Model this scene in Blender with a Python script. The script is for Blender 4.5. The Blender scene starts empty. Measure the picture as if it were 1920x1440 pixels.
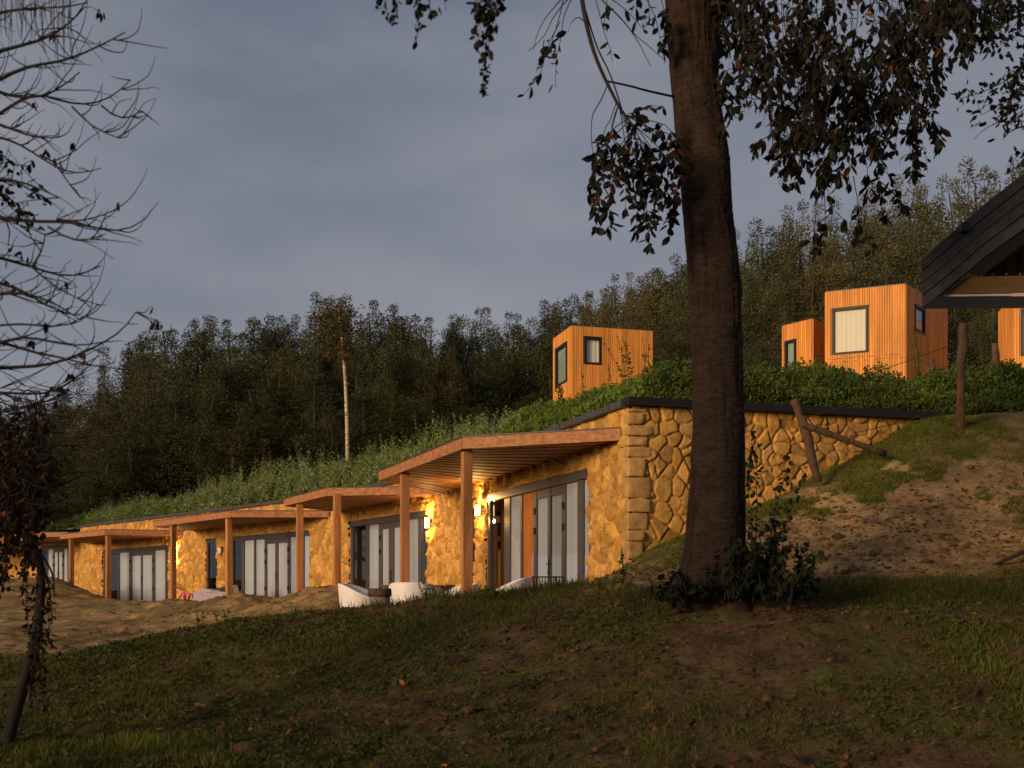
import bpy, math, random
import numpy as np
from mathutils import Vector

# ------------------------------------------------------------------ camera, sky, sun
F, HZ = 2200.0, 1110.0            # focal length and horizon row, in photograph pixels (1920 wide)
SC = bpy.context.scene
COL = SC.collection
R = math.radians
cam = bpy.data.cameras.new("camera")
cam.sensor_width = 36.0
cam.lens = F / 1920 * 36.0
cam.shift_y = (HZ - 720.0) / 1920.0
cam.clip_start, cam.clip_end = 0.1, 2000.0
cam.dof.use_dof = True
cam.dof.focus_distance = 24.0
cam.dof.aperture_fstop = 2.4
camo = bpy.data.objects.new("camera", cam)
camo.rotation_euler = (R(90), 0, 0)
COL.objects.link(camo)
SC.camera = camo

SUN_ELEV, SUN_ROT = 10.0, 226.0
w = bpy.data.worlds.new("World")
SC.world = w
w.use_nodes = True
nt = w.node_tree
nt.nodes.clear()
out = nt.nodes.new("ShaderNodeOutputWorld")
bg = nt.nodes.new("ShaderNodeBackground")
sky = nt.nodes.new("ShaderNodeTexSky")
sky.sky_type = 'NISHITA'
sky.sun_disc = False
sky.sun_elevation = R(SUN_ELEV)
sky.sun_rotation = R(SUN_ROT)
tc = nt.nodes.new("ShaderNodeTexCoord")
mp = nt.nodes.new("ShaderNodeMapping")
mp.inputs['Scale'].default_value = (1.6, 1.6, 4.2)
mp.inputs['Rotation'].default_value = (0.25, 0.35, 0.4)
nz = nt.nodes.new("ShaderNodeTexNoise")
nz.inputs['Scale'].default_value = 2.3
nz.inputs['Detail'].default_value = 7
nz.inputs['Roughness'].default_value = 0.52
cr = nt.nodes.new("ShaderNodeValToRGB")
cr.color_ramp.elements[0].position = 0.33
cr.color_ramp.elements[0].color = (1.35, 1.62, 2.22, 1)
cr.color_ramp.elements[1].position = 0.66
cr.color_ramp.elements[1].color = (2.70, 2.74, 3.15, 1)
sep = nt.nodes.new("ShaderNodeSeparateXYZ")
hr = nt.nodes.new("ShaderNodeMapRange")          # clouds pale towards the horizon
hr.inputs['From Min'].default_value = 0.50
hr.inputs['From Max'].default_value = 0.10
hr.inputs['To Min'].default_value = 0.0
hr.inputs['To Max'].default_value = 0.62
mh = nt.nodes.new("ShaderNodeMixRGB")
mh.inputs['Color2'].default_value = (3.1, 3.0, 3.4, 1)
mx = nt.nodes.new("ShaderNodeMixRGB")
mx.inputs['Fac'].default_value = 0.88
L = nt.links.new
L(tc.outputs['Generated'], mp.inputs['Vector'])
L(mp.outputs['Vector'], nz.inputs['Vector'])
L(nz.outputs['Fac'], cr.inputs['Fac'])
L(tc.outputs['Generated'], sep.inputs['Vector'])
L(sep.outputs['Z'], hr.inputs['Value'])
L(hr.outputs['Result'], mh.inputs['Fac'])
L(cr.outputs['Color'], mh.inputs['Color1'])
L(sky.outputs['Color'], mx.inputs['Color1'])
L(mh.outputs['Color'], mx.inputs['Color2'])
L(mx.outputs['Color'], bg.inputs['Color'])
bg.inputs['Strength'].default_value = 0.10
L(bg.outputs['Background'], out.inputs['Surface'])

sun = bpy.data.lights.new("sun", 'SUN')
sun.energy = 3.7
sun.angle = R(18)
sun.color = (1.0, 0.70, 0.41)
suno = bpy.data.objects.new("sun", sun)
sd = Vector((math.sin(R(SUN_ROT)) * math.cos(R(SUN_ELEV)), math.cos(R(SUN_ROT)) * math.cos(R(SUN_ELEV)), math.sin(R(SUN_ELEV))))
suno.rotation_euler = sd.to_track_quat('Z', 'Y').to_euler()
COL.objects.link(suno)

SC.view_settings.view_transform = 'Standard'
SC.view_settings.look = 'None'
SC.view_settings.exposure = 0.0
SC.view_settings.gamma = 1.0
SC.cycles.max_bounces = 6
SC.cycles.transparent_max_bounces = 12

# ------------------------------------------------------------------ helpers
rng = np.random.default_rng(7)
random.seed(7)


def P(px, py, Y):
    return np.array([(px - 960.0) / F * Y, Y, (HZ - py) / F * Y])


def link(o, parent=None):
    COL.objects.link(o)
    if parent is not None:
        o.parent = parent
    return o


def tag(o, label=None, cat=None, group=None, kind=None):
    if label: o['label'] = label
    if cat: o['category'] = cat
    if group: o['group'] = group
    if kind: o['kind'] = kind
    return o


def empty(name, loc, label=None, cat=None, group=None):
    o = bpy.data.objects.new(name, None)
    o.empty_display_size = 0.2
    o.location = loc
    link(o)
    return tag(o, label, cat, group)


def hsh(ix, iy, iz):
    n = (ix * 374761393 + iy * 668265263 + iz * 2147483647 % 1013904223 + iz * 1274126177) & 0xFFFFFFFF
    n = ((n ^ (n >> 13)) * 1274126177) & 0xFFFFFFFF
    n = n ^ (n >> 16)
    return (n & 0xFFFFFF) / float(0xFFFFFF)


def vnoise(x, y, z=0.0):
    x, y, z = np.broadcast_arrays(np.asarray(x, float), np.asarray(y, float), np.asarray(z, float))
    xi, yi, zi = np.floor(x).astype(np.int64), np.floor(y).astype(np.int64), np.floor(z).astype(np.int64)
    xf, yf, zf = x - xi, y - yi, z - zi
    u, v, t = xf * xf * (3 - 2 * xf), yf * yf * (3 - 2 * yf), zf * zf * (3 - 2 * zf)
    def c(a, b, d): return hsh(xi + a, yi + b, zi + d)
    x00 = c(0, 0, 0) * (1 - u) + c(1, 0, 0) * u
    x10 = c(0, 1, 0) * (1 - u) + c(1, 1, 0) * u
    x01 = c(0, 0, 1) * (1 - u) + c(1, 0, 1) * u
    x11 = c(0, 1, 1) * (1 - u) + c(1, 1, 1) * u
    return (x00 * (1 - v) + x10 * v) * (1 - t) + (x01 * (1 - v) + x11 * v) * t


def fbm(x, y, z=0.0, o=4):
    s, a, f = 0.0, 0.5, 1.0
    for k in range(o):
        s = s + a * (vnoise(np.asarray(x) * f + 17.3 * k, np.asarray(y) * f - 9.1 * k, np.asarray(z) * f + 3.7 * k) - 0.5)
        a *= 0.5
        f *= 2.03
    return s


def sstep(a, b, x):
    t = np.clip((x - a) / (b - a), 0, 1)
    return t * t * (3 - 2 * t)


class MB:
    """collects polygons for ONE mesh object"""
    def __init__(self):
        self.V, self.Fc, self.T, self.n = [], [], [], 0
        self.loc = np.zeros(3)

    def add(self, verts, faces, tint=(1, 1, 1)):
        verts = np.asarray(verts, float).reshape(-1, 3)
        t = np.asarray(tint, float)
        if t.ndim == 1:
            t = np.tile(t, (len(verts), 1))
        self.V.append(verts)
        self.T.append(t)
        for f in faces:
            f = np.asarray(f, np.int64)
            if f.ndim == 1:
                f = f[None, :]
            self.Fc.append(f + self.n)
        self.n += len(verts)

    def hexa(self, p, tint=(1, 1, 1)):       # 8 corners: bottom ring then top ring
        self.add(p, [[[0, 3, 2, 1], [4, 5, 6, 7], [0, 1, 5, 4], [1, 2, 6, 5], [2, 3, 7, 6], [3, 0, 4, 7]]], tint)

    def box(self, x0, x1, y0, y1, z0, z1, tint=(1, 1, 1)):
        self.hexa([(x0, y0, z0), (x1, y0, z0), (x1, y1, z0), (x0, y1, z0), (x0, y0, z1), (x1, y0, z1), (x1, y1, z1), (x0, y1, z1)], tint)

    def beam(self, p, q, wd, z0, z1, tint=(1, 1, 1), off=0.0):   # horizontal beam p->q, plan width wd
        p, q = np.array(p[:2], float), np.array(q[:2], float)
        d = (q - p) / np.linalg.norm(q - p)
        n = np.array([d[1], -d[0]])
        a, b = n * (off - wd / 2), n * (off + wd / 2)
        c = [p + a, q + a, q + b, p + b]
        c = [c[0], c[3], c[2], c[1]]
        self.hexa([(*k, z0) for k in c] + [(*k, z1) for k in c], tint)

    def tube(self, pts, rad, sides=6, tint=(1, 1, 1), cap=True):
        pts = np.asarray(pts, float)
        n = len(pts)
        rad = np.broadcast_to(np.asarray(rad, float), (n,))
        tg = np.gradient(pts, axis=0)
        tg /= np.linalg.norm(tg, axis=1)[:, None] + 1e-9
        ref = np.where(np.abs(tg[:, 2:3]) > 0.9, np.array([[1.0, 0, 0]]), np.array([[0, 0, 1.0]]))
        if np.abs(tg[:, 2]).mean() > 0.6:
            ref = np.tile(np.array([[1.0, 0.1, 0]]), (n, 1))
        a = np.cross(tg, ref)
        a /= np.linalg.norm(a, axis=1)[:, None] + 1e-9
        b = np.cross(tg, a)
        th = np.linspace(0, 2 * np.pi, sides, endpoint=False)
        V = pts[:, None, :] + rad[:, None, None] * (np.cos(th)[None, :, None] * a[:, None, :] + np.sin(th)[None, :, None] * b[:, None, :])
        i = np.arange(n - 1)[:, None] * sides
        j = np.arange(sides)[None, :]
        k = (j + 1) % sides
        f = np.stack([i + j, i + sides + j, i + sides + k, i + k], -1).reshape(-1, 4)
        fs = [f]
        if cap:
            fs += [np.arange(sides)[None, :], (np.arange(sides)[::-1] + (n - 1) * sides)[None, :]]
        self.add(V.reshape(-1, 3), fs, tint)

    def lathe(self, prof, c, seg=28, tint=(1, 1, 1)):
        prof = np.asarray(prof, float)
        th = np.linspace(0, 2 * np.pi, seg, endpoint=False)
        V = np.stack([prof[:, 0][:, None] * np.cos(th), prof[:, 0][:, None] * np.sin(th), np.repeat(prof[:, 1][:, None], seg, 1)], -1) + np.asarray(c)
        i = np.arange(len(prof) - 1)[:, None] * seg
        j = np.arange(seg)[None, :]
        k = (j + 1) % seg
        self.add(V.reshape(-1, 3), [np.stack([i + j, i + k, i + seg + k, i + seg + j], -1).reshape(-1, 4)], tint)

    def leaves(self, c, d, s, ln, wd, tint, bend=0.0, detail=False):
        """many leaves: base points c, tip directions d, side vectors s (N,3), lengths, widths (N,)"""
        c, d, s = [np.asarray(k, float) for k in (c, d, s)]
        d = d / (np.linalg.norm(d, axis=1)[:, None] + 1e-9)
        s = s - (s * d).sum(1)[:, None] * d
        s = s / (np.linalg.norm(s, axis=1)[:, None] + 1e-9)
        nrm = np.cross(d, s)
        ln = np.broadcast_to(np.asarray(ln, float), (len(c),))[:, None]
        wd = np.broadcast_to(np.asarray(wd, float), (len(c),))[:, None]
        tint = np.broadcast_to(np.asarray(tint, float), (len(c), 3))
        if detail:
            q = [c, c + d * ln * .3 + s * wd * .42 + nrm * bend * ln * .1, c + d * ln * .3 - s * wd * .42 + nrm * bend * ln * .1,
                 c + d * ln * .66 + s * wd * .46 + nrm * bend * ln * .1, c + d * ln * .66 - s * wd * .46 + nrm * bend * ln * .1, c + d * ln - nrm * bend * ln * .25,
                 c + d * ln * .48 - nrm * wd * .16]
            V = np.stack(q, 1).reshape(-1, 3)
            b = np.arange(len(c))[:, None] * 7
            tri = np.concatenate([b + np.array([[0, 1, 6]]), b + np.array([[1, 3, 6]]), b + np.array([[3, 5, 6]]), b + np.array([[5, 4, 6]]), b + np.array([[4, 2, 6]]), b + np.array([[2, 0, 6]])])
            self.add(V, [tri], np.repeat(tint, 7, 0))
        else:
            q = [c, c + d * ln * .45 + s * wd * .5, c + d * ln + nrm * bend * ln, c + d * ln * .45 - s * wd * .5]
            V = np.stack(q, 1).reshape(-1, 3)
            b = np.arange(len(c))[:, None] * 4
            self.add(V, [b + np.arange(4)[None, :]], np.repeat(tint, 4, 0))

    def build(self, name, mat, parent=None, smooth=False, origin=None):
        V = np.concatenate(self.V)
        T = np.concatenate(self.T)
        if origin is not None:
            V = V - np.asarray(origin)
        me = bpy.data.meshes.new(name)
        nl = sum(f.size for f in self.Fc)
        nf = sum(len(f) for f in self.Fc)
        me.vertices.add(len(V))
        me.vertices.foreach_set('co', V.astype(np.float32).ravel())
        me.loops.add(nl)
        me.loops.foreach_set('vertex_index', np.concatenate([f.ravel() for f in self.Fc]).astype(np.int32))
        tot = np.concatenate([np.full(len(f), f.shape[1]) for f in self.Fc])
        me.polygons.add(nf)
        me.polygons.foreach_set('loop_start', np.concatenate([[0], np.cumsum(tot)[:-1]]).astype(np.int32))
        me.polygons.foreach_set('loop_total', tot.astype(np.int32))
        me.polygons.foreach_set('use_smooth', np.full(nf, smooth))
        me.update(calc_edges=True)
        a = me.attributes.new('tint', 'FLOAT_COLOR', 'POINT')
        a.data.foreach_set('color', np.concatenate([T, np.ones((len(T), 1))], 1).astype(np.float32).ravel())
        me.materials.append(mat)
        me.validate()
        o = bpy.data.objects.new(name, me)
        if origin is not None and parent is None:
            o.location = origin
        return link(o, parent)


def copy_thing(o, loc, rz=0.0, sc=1.0, szz=None):
    c = o.copy()
    COL.objects.link(c)
    c.location = loc
    c.rotation_euler = (0, 0, rz)
    c.scale = (sc, sc, szz if szz else sc)
    for ch in list(o.children):
        d = ch.copy()
        COL.objects.link(d)
        d.parent = c
        for g in list(ch.children):
            e = g.copy()
            COL.objects.link(e)
            e.parent = d
    return c


# ------------------------------------------------------------------ materials
def mat(name, col=(0.5, 0.5, 0.5), rough=0.8, tint=True, var=0.25, nscale=6.0, stretch=(1, 1, 1), bump=0.0, bscale=30.0, metal=0.0, transl=0.0, spec=0.3, dark=None):
    m = bpy.data.materials.new(name)
    m.use_nodes = True
    t = m.node_tree
    b = t.nodes['Principled BSDF']
    b.inputs['Roughness'].default_value = rough
    b.inputs['Metallic'].default_value = metal
    b.inputs['Specular IOR Level'].default_value = spec
    co = t.nodes.new('ShaderNodeTexCoord')
    ma = t.nodes.new('ShaderNodeMapping')
    ma.inputs['Scale'].default_value = stretch
    t.links.new(co.outputs['Object'], ma.inputs['Vector'])
    n = t.nodes.new('ShaderNodeTexNoise')
    n.inputs['Scale'].default_value = nscale
    n.inputs['Detail'].default_value = 6
    n.inputs['Roughness'].default_value = 0.6
    t.links.new(ma.outputs['Vector'], n.inputs['Vector'])
    r = t.nodes.new('ShaderNodeValToRGB')
    d = dark if dark else tuple(c * (1 - var) for c in col)
    li = tuple(min(1, c * (1 + var)) for c in col)
    r.color_ramp.elements[0].position, r.color_ramp.elements[1].position = 0.33, 0.67
    r.color_ramp.elements[0].color, r.color_ramp.elements[1].color = (*d, 1), (*li, 1)
    t.links.new(n.outputs['Fac'], r.inputs['Fac'])
    src = r.outputs['Color']
    if tint:
        a = t.nodes.new('ShaderNodeAttribute')
        a.attribute_name = 'tint'
        mu = t.nodes.new('ShaderNodeMixRGB')
        mu.blend_type = 'MULTIPLY'
        mu.inputs['Fac'].default_value = 1
        t.links.new(src, mu.inputs['Color1'])
        t.links.new(a.outputs['Color'], mu.inputs['Color2'])
        src = mu.outputs['Color']
    t.links.new(src, b.inputs['Base Color'])
    if bump > 0:
        n2 = t.nodes.new('ShaderNodeTexNoise')
        n2.inputs['Scale'].default_value = bscale
        n2.inputs['Detail'].default_value = 8
        n2.inputs['Roughness'].default_value = 0.65
        t.links.new(ma.outputs['Vector'], n2.inputs['Vector'])
        bp = t.nodes.new('ShaderNodeBump')
        bp.inputs['Strength'].default_value = bump
        bp.inputs['Distance'].default_value = 0.06
        t.links.new(n2.outputs['Fac'], bp.inputs['Height'])
        t.links.new(bp.outputs['Normal'], b.inputs['Normal'])
    if transl > 0:
        tr = t.nodes.new('ShaderNodeBsdfTranslucent')
        t.links.new(src, tr.inputs['Color'])
        ms = t.nodes.new('ShaderNodeMixShader')
        ms.inputs['Fac'].default_value = transl
        t.links.new(b.outputs['BSDF'], ms.inputs[1])
        t.links.new(tr.outputs['BSDF'], ms.inputs[2])
        t.links.new(ms.outputs['Shader'], t.nodes['Material Output'].inputs['Surface'])
    return m


M = dict(
    ground=mat('soil', (1, 1, 1), 0.95, var=0.45, nscale=13, bump=1.0, bscale=22, spec=0.1),
    hill=mat('hill_soil', (0.05, 0.06, 0.02), 0.95, var=0.3, nscale=3, spec=0.1),
    stone=mat('rubble_stone', (0.54, 0.295, 0.078), 0.85, var=0.24, nscale=7, bump=0.35, bscale=35, spec=0.2),
    wood=mat('larch', (0.335, 0.155, 0.066), 0.65, var=0.38, nscale=9, stretch=(1, 1, 2), bump=0.08, bscale=40, spec=0.25),
    post=mat('larch_post', (0.37, 0.165, 0.060), 0.65, var=0.4, nscale=7, stretch=(1, 1, .12), bump=0.08, bscale=40),
    clad=mat('orange_cladding', (0.70, 0.285, 0.058), 0.6, var=0.22, nscale=6, stretch=(1, 1, .1), bump=0.05, bscale=30),
    metal=mat('anthracite_frame', (0.055, 0.050, 0.054), 0.45, var=0.1, spec=0.4),
    black=mat('black_metal', (0.012, 0.012, 0.013), 0.5, var=0.1, spec=0.3),
    zinc=mat('zinc_trim', (0.05, 0.05, 0.058), 0.55, var=0.2, spec=0.4),
    curtain=mat('white_curtain', (0.40, 0.425, 0.49), 0.9, var=0.10, nscale=3, stretch=(1, 1, .05)),
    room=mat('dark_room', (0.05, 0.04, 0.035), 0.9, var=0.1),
    amber=mat('amber_wood', (0.50, 0.17, 0.03), 0.6, var=0.2, stretch=(1, 1, .1)),
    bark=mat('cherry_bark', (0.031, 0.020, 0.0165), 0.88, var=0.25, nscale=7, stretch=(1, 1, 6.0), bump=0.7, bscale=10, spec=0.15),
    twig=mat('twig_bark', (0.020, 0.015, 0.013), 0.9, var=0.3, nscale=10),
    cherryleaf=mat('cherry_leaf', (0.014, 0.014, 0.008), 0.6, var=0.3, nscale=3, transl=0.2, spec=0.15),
    forest=mat('forest_leaf', (0.062, 0.064, 0.027), 0.75, var=0.25, nscale=0.5, transl=0.12, spec=0.15),
    forest2=mat('olive_leaf', (0.094, 0.090, 0.040), 0.75, var=0.25, nscale=0.5, transl=0.15, spec=0.15),
    ftrunk=mat('forest_bark', (0.07, 0.055, 0.04), 0.9, var=0.3, nscale=5),
    birch=mat('birch_bark', (0.55, 0.42, 0.28), 0.8, var=0.25, nscale=5, stretch=(1, 1, 3), dark=(0.2, 0.13, 0.08)),
    grass=mat('grass_blade', (0.076, 0.080, 0.021), 0.7, var=0.25, nscale=2, transl=0.3, spec=0.15),
    roofgreen=mat('roof_plant', (0.115, 0.155, 0.036), 0.7, var=0.25, nscale=1.5, transl=0.3, spec=0.15),
    withered=mat('withered_leaf', (0.040, 0.024, 0.015), 0.85, var=0.4, nscale=5, spec=0.1),
    litter=mat('dead_leaf', (0.15, 0.072, 0.030), 0.8, var=0.4, nscale=5, transl=0.1),
    white=mat('white_plastic', (0.74, 0.70, 0.68), 0.5, var=0.04, spec=0.35),
    lav=mat('lavender_cloth', (0.42, 0.36, 0.44), 0.9, var=0.1),
    pink=mat('pink_cloth', (0.62, 0.13, 0.15), 0.9, var=0.12),
    dwood=mat('dark_table_wood', (0.12, 0.062, 0.045), 0.6, var=0.25, nscale=8),
    pot=mat('grey_concrete', (0.20, 0.165, 0.135), 0.9, var=0.2, nscale=12, bump=0.3),
    potrim=mat('rusty_rim', (0.075, 0.05, 0.035), 0.9, var=0.5, nscale=18, bump=0.4),
    shingle=mat('slate_boards', (0.042, 0.042, 0.050), 0.8, var=0.25, nscale=9, bump=0.3),
    beam=mat('ochre_beam', (0.10, 0.056, 0.016), 0.7, var=0.2, nscale=5, stretch=(.2, 1, 1)),
    ply=mat('dark_boarding', (0.05, 0.022, 0.015), 0.8, var=0.3, nscale=5),
    fpost=mat('weathered_post', (0.090, 0.052, 0.030), 0.9, var=0.4, nscale=9, stretch=(1, 1, .3), bump=0.5),
    wire=mat('fence_wire', (0.09, 0.075, 0.06), 0.5, metal=0.6),
    blind=mat('cream_blind', (0.80, 0.72, 0.58), 0.9, var=0.04, nscale=4, stretch=(8, 8, .1)),
    sage=mat('sage_blind', (0.27, 0.34, 0.26), 0.8, var=0.06, nscale=2),
)


def glass_mat():
    m = bpy.data.materials.new('window_glass')
    m.use_nodes = True
    t = m.node_tree
    t.nodes.clear()
    o = t.nodes.new('ShaderNodeOutputMaterial')
    tr = t.nodes.new('ShaderNodeBsdfTransparent')
    tr.inputs['Color'].default_value = (0.96, 0.97, 0.97, 1)
    g = t.nodes.new('ShaderNodeBsdfGlossy')
    g.inputs['Roughness'].default_value = 0.01
    g.inputs['Color'].default_value = (1, 1, 1, 1)
    fr = t.nodes.new('ShaderNodeFresnel')
    fr.inputs['IOR'].default_value = 1.72
    n = t.nodes.new('ShaderNodeTexNoise')
    n.inputs['Scale'].default_value = 1.2
    bp = t.nodes.new('ShaderNodeBump')
    bp.inputs['Strength'].default_value = 0.05
    t.links.new(n.outputs['Fac'], bp.inputs['Height'])
    t.links.new(bp.outputs['Normal'], g.inputs['Normal'])
    mx = t.nodes.new('ShaderNodeMixShader')
    ge = t.nodes.new('ShaderNodeNewGeometry')        # the back faces of the slab let everything through
    sb = t.nodes.new('ShaderNodeMath')
    sb.operation = 'SUBTRACT'
    sb.inputs[0].default_value = 1.0
    t.links.new(ge.outputs['Backfacing'], sb.inputs[1])
    ml = t.nodes.new('ShaderNodeMath')
    ml.operation = 'MULTIPLY'
    t.links.new(fr.outputs['Fac'], ml.inputs[0])
    t.links.new(sb.outputs[0], ml.inputs[1])
    t.links.new(ml.outputs[0], mx.inputs['Fac'])
    t.links.new(tr.outputs['BSDF'], mx.inputs[1])
    t.links.new(g.outputs['BSDF'], mx.inputs[2])
    t.links.new(mx.outputs['Shader'], o.inputs['Surface'])
    return m


def glow_mat(st):
    m = bpy.data.materials.new('lamp_glow')
    m.use_nodes = True
    b = m.node_tree.nodes['Principled BSDF']
    b.inputs['Base Color'].default_value = (0.9, 0.7, 0.4, 1)
    b.inputs['Emission Color'].default_value = (1.0, 0.62, 0.22, 1)
    b.inputs['Emission Strength'].default_value = st
    return m


M['glass'] = glass_mat()
M['glow'] = glow_mat(3.4)

# ------------------------------------------------------------------ terrain
def tps_fit(pts):
    pts = np.asarray(pts, float)
    X = pts[:, :2] / 10.0
    d = np.linalg.norm(X[:, None] - X[None], axis=2)
    K = np.where(d > 0, d * d * np.log(d + 1e-12), 0) + 2e-4 * np.eye(len(X))
    Q = np.c_[np.ones(len(X)), X]
    A = np.block([[K, Q], [Q.T, np.zeros((3, 3))]])
    sol = np.linalg.solve(A, np.r_[pts[:, 2], 0, 0, 0])
    def f(x, y):
        x, y = np.broadcast_arrays(np.asarray(x, float), np.asarray(y, float))
        q = np.stack([x.ravel(), y.ravel()], 1) / 10.0
        o = np.empty(len(q))
        for i in range(0, len(q), 40000):
            b = q[i:i + 40000]
            dd = np.linalg.norm(b[:, None] - X[None], axis=2)
            o[i:i + 40000] = (dd * dd * np.log(dd + 1e-12)) @ sol[:-3] + sol[-3] + b @ sol[-2:]
        return o.reshape(x.shape)
    return f


def ctl(lst):
    return [tuple(P(*k)) for k in lst]


TP = ctl([
    # foot of the picture
    (-300, 1440, 9), (0, 1440, 9), (480, 1440, 9), (960, 1440, 9), (1440, 1440, 9), (1920, 1440, 9), (2300, 1440, 9),
    # crest of the near bank
    (-300, 1245, 20), (0, 1240, 20), (200, 1226, 20), (400, 1186, 19), (560, 1160, 17.8), (650, 1149, 17), (780, 1131, 16.4), (900, 1117, 16), (1000, 1108, 15.8), (1100, 1098, 15.8),
    (1340, 1114, 13), (1220, 1110, 14), (1500, 1112, 13.8), (1700, 1114, 13.6), (1920, 1116, 13.4), (2300, 1120, 13),
    (960, 1250, 12), (1440, 1250, 11), (480, 1290, 13), (1900, 1240, 11), (0, 1330, 13),
    # sandy bank on the right
    (1500, 1000, 16.4), (1650, 1000, 16), (1900, 1000, 15.5), (1400, 1020, 16.4), (1800, 900, 17.3), (1950, 880, 17.2), (1620, 920, 17.6),
    (1184, 1060, 17.9), (1280, 1008, 18.1), (1420, 950, 18.5), (1545, 893, 18.8), (1650, 843, 19.1), (1745, 788, 19.5), (1800, 796, 19.3), (1920, 786, 19.5), (2300, 770, 20),
    # flat earth and mounds on the left
    (150, 1192, 27), (300, 1188, 27), (0, 1195, 27), (-300, 1195, 27), (150, 1172, 33), (40, 1150, 36), (-200, 1150, 38),
    (330, 1125, 36.5), (450, 1117, 33.5), (590, 1106, 29.5), (400, 1168, 30), (540, 1152, 26), (200, 1129, 40), (110, 1083, 46), (40, 1090, 45), (-100, 1090, 48), (150, 1128, 41),
    (260, 1160, 33.5), (630, 1135, 25.5),
]) + [
    # terrace along the glass doors
    (-2.2, 19.3, -.72), (-1.2, 18.6, -.70), (-2.0, 22.5, -.66), (0.1, 18.8, -.5), (-3.2, 25, -.62), (0.6, 20.5, -.52), (1.2, 18.3, -.25), (-5.0, 31.0, -.55), (-3.6, 31.5, -.5),
    (-8.3, 36.6, -.45), (-10.5, 39.5, -.45), (-13.8, 44, -.45), (-16.5, 47, -.45), (-19, 51, -.3),
    # under the building
    (2.6, 21.5, -.4), (1, 27, -.6), (-2, 34, -.6), (-6, 42, -.6), (-12, 50, -.6), (6, 27, 1.6), (12, 26, 4.0), (20, 24, 4.6), (14, 40, 4.5), (4, 40, 0.5),
    # far and behind
    (0, 0, -1.62), (-12, 0, -1.7), (12, 0, -1.6), (0, -30, -1.9), (-40, -20, -1.9), (40, -20, -1.6), (-45, 30, -1.4), (-45, 60, -.6), (45, 30, 4.6), (45, 0, -.8), (45, 70, 5), (0, 80, 1), (-40, 90, 0),
]
tz0 = tps_fit(TP)


def far_blend(x, y):
    return sstep(45, 110, np.hypot(x, np.asarray(y) - 25))


def tz(x, y):
    x, y = np.asarray(x, float), np.asarray(y, float)
    z = tz0(x, y)
    k = far_blend(x, y)
    rough = 0.9 + 1.1 * sstep(-1, -5, x) * sstep(20, 24, y)
    z = z + 0.13 * fbm(x * .9, y * .9, 0.3, 3) + 0.11 * fbm(x * 3.1, y * 3.1, 5.1, 4) * rough + 0.085 * fbm(x * 8, y * 8, 2.1, 3)
    return z * (1 - k) + (-1.0) * k


def axis(lo, hi, step, far0, far1):
    a = list(np.arange(lo, hi + 1e-6, step))
    s, v = step, hi
    while v < far1:
        s *= 1.16
        v += s
        a.append(v)
    s, v, b = step, lo, []
    while v > far0:
        s *= 1.16
        v -= s
        b.append(v)
    return np.array(b[::-1] + a)


def zone_weights(x, y):
    """where the earth is bare sand, dark soil or mossy"""
    n1 = fbm(x * .55, y * .55, 2.2, 4)
    n2 = fbm(x * 1.7, y * 1.7, 8.2, 4)
    bank = sstep(13.6, 15.2, y + 0.6 * n1) * sstep(0.4, 1.6, x)
    left = sstep(20.5, 24.0, y + 2 * n1) * sstep(0.8, -1.0, x)
    sand = np.clip(bank + left, 0, 1)
    n3 = fbm(x * 5.5, y * 5.5, 1.2, 3)
    moss = sstep(0.0, 0.15, n1 * .7 + n2 * .5 + n3 * .5 + 0.03 - 0.10 * sand)
    dw = 18.3 + (x - 1.86) * .29 - y                 # metres out from the rubble wall
    wallside = sstep(1.2, 2.2, x) * sstep(2.1, .9, dw + 2.8 * n2 + 2.2 * n1)
    return sand, np.clip(moss * (1 - .55 * sand) + .95 * wallside * bank, 0, 1), n2


gx = axis(-7.5, 9.5, 0.075, -7.6, 500)
gx = np.unique(np.round(np.r_[axis(-19.0, -7.5, 0.13, -500, -7.4), gx], 4))
gy = axis(7.0, 24.0, 0.075, -300, 24.05)
gy = np.unique(np.round(np.r_[gy, axis(24.1, 46.0, 0.16, 24, 600)], 4))
GX, GY = np.meshgrid(gx, gy)
GZ = tz(GX, GY)
sand, moss, n2 = zone_weights(GX, GY)
soil = np.array([0.165, 0.100, 0.052])
sandc = np.array([0.54, 0.35, 0.165])
sandd = np.array([0.42, 0.255, 0.125])
mossc = np.array([0.105, 0.115, 0.028])
sv = sstep(-.12, .16, fbm(GX * .9, GY * .9, 4.4, 4))[..., None]
olive = np.array([0.20, 0.165, 0.055])
lv = (sstep(-1, -3.5, GX) * sstep(20, 25, GY) * sstep(-.10, .14, fbm(GX * 1.3, GY * 2.4, 3.3, 4)) * .8)[..., None]
sandd = sandd * (1 - lv) + olive * lv
sandc = sandc * (1 - .7 * lv) + olive * 1.3 * .7 * lv
colr = soil * (1 - sand[..., None]) + (sandc * sv + sandd * (1 - sv)) * sand[..., None]
n3 = fbm(GX * 5.5, GY * 5.5, 7.7, 3)
colr = colr * np.clip(0.88 + 0.9 * n2 + 1.5 * n3, .3, 1.8)[..., None]
colr = colr * (1 - .75 * moss[..., None]) + mossc * .75 * moss[..., None]
g = MB()
ny, nx = GX.shape
i = np.arange(ny - 1)[:, None] * nx
j = np.arange(nx - 1)[None, :]
g.add(np.stack([GX, GY, GZ], -1).reshape(-1, 3), [np.stack([i + j, i + j + 1, i + nx + j + 1, i + nx + j], -1).reshape(-1, 4)], np.clip(colr, 0.01, 1).reshape(-1, 3))
tag(g.build('ground', M['ground'], smooth=True), 'dark grassy bank, sandy slope and bare earth mounds in front of the stone houses', 'ground', kind='structure')

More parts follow.
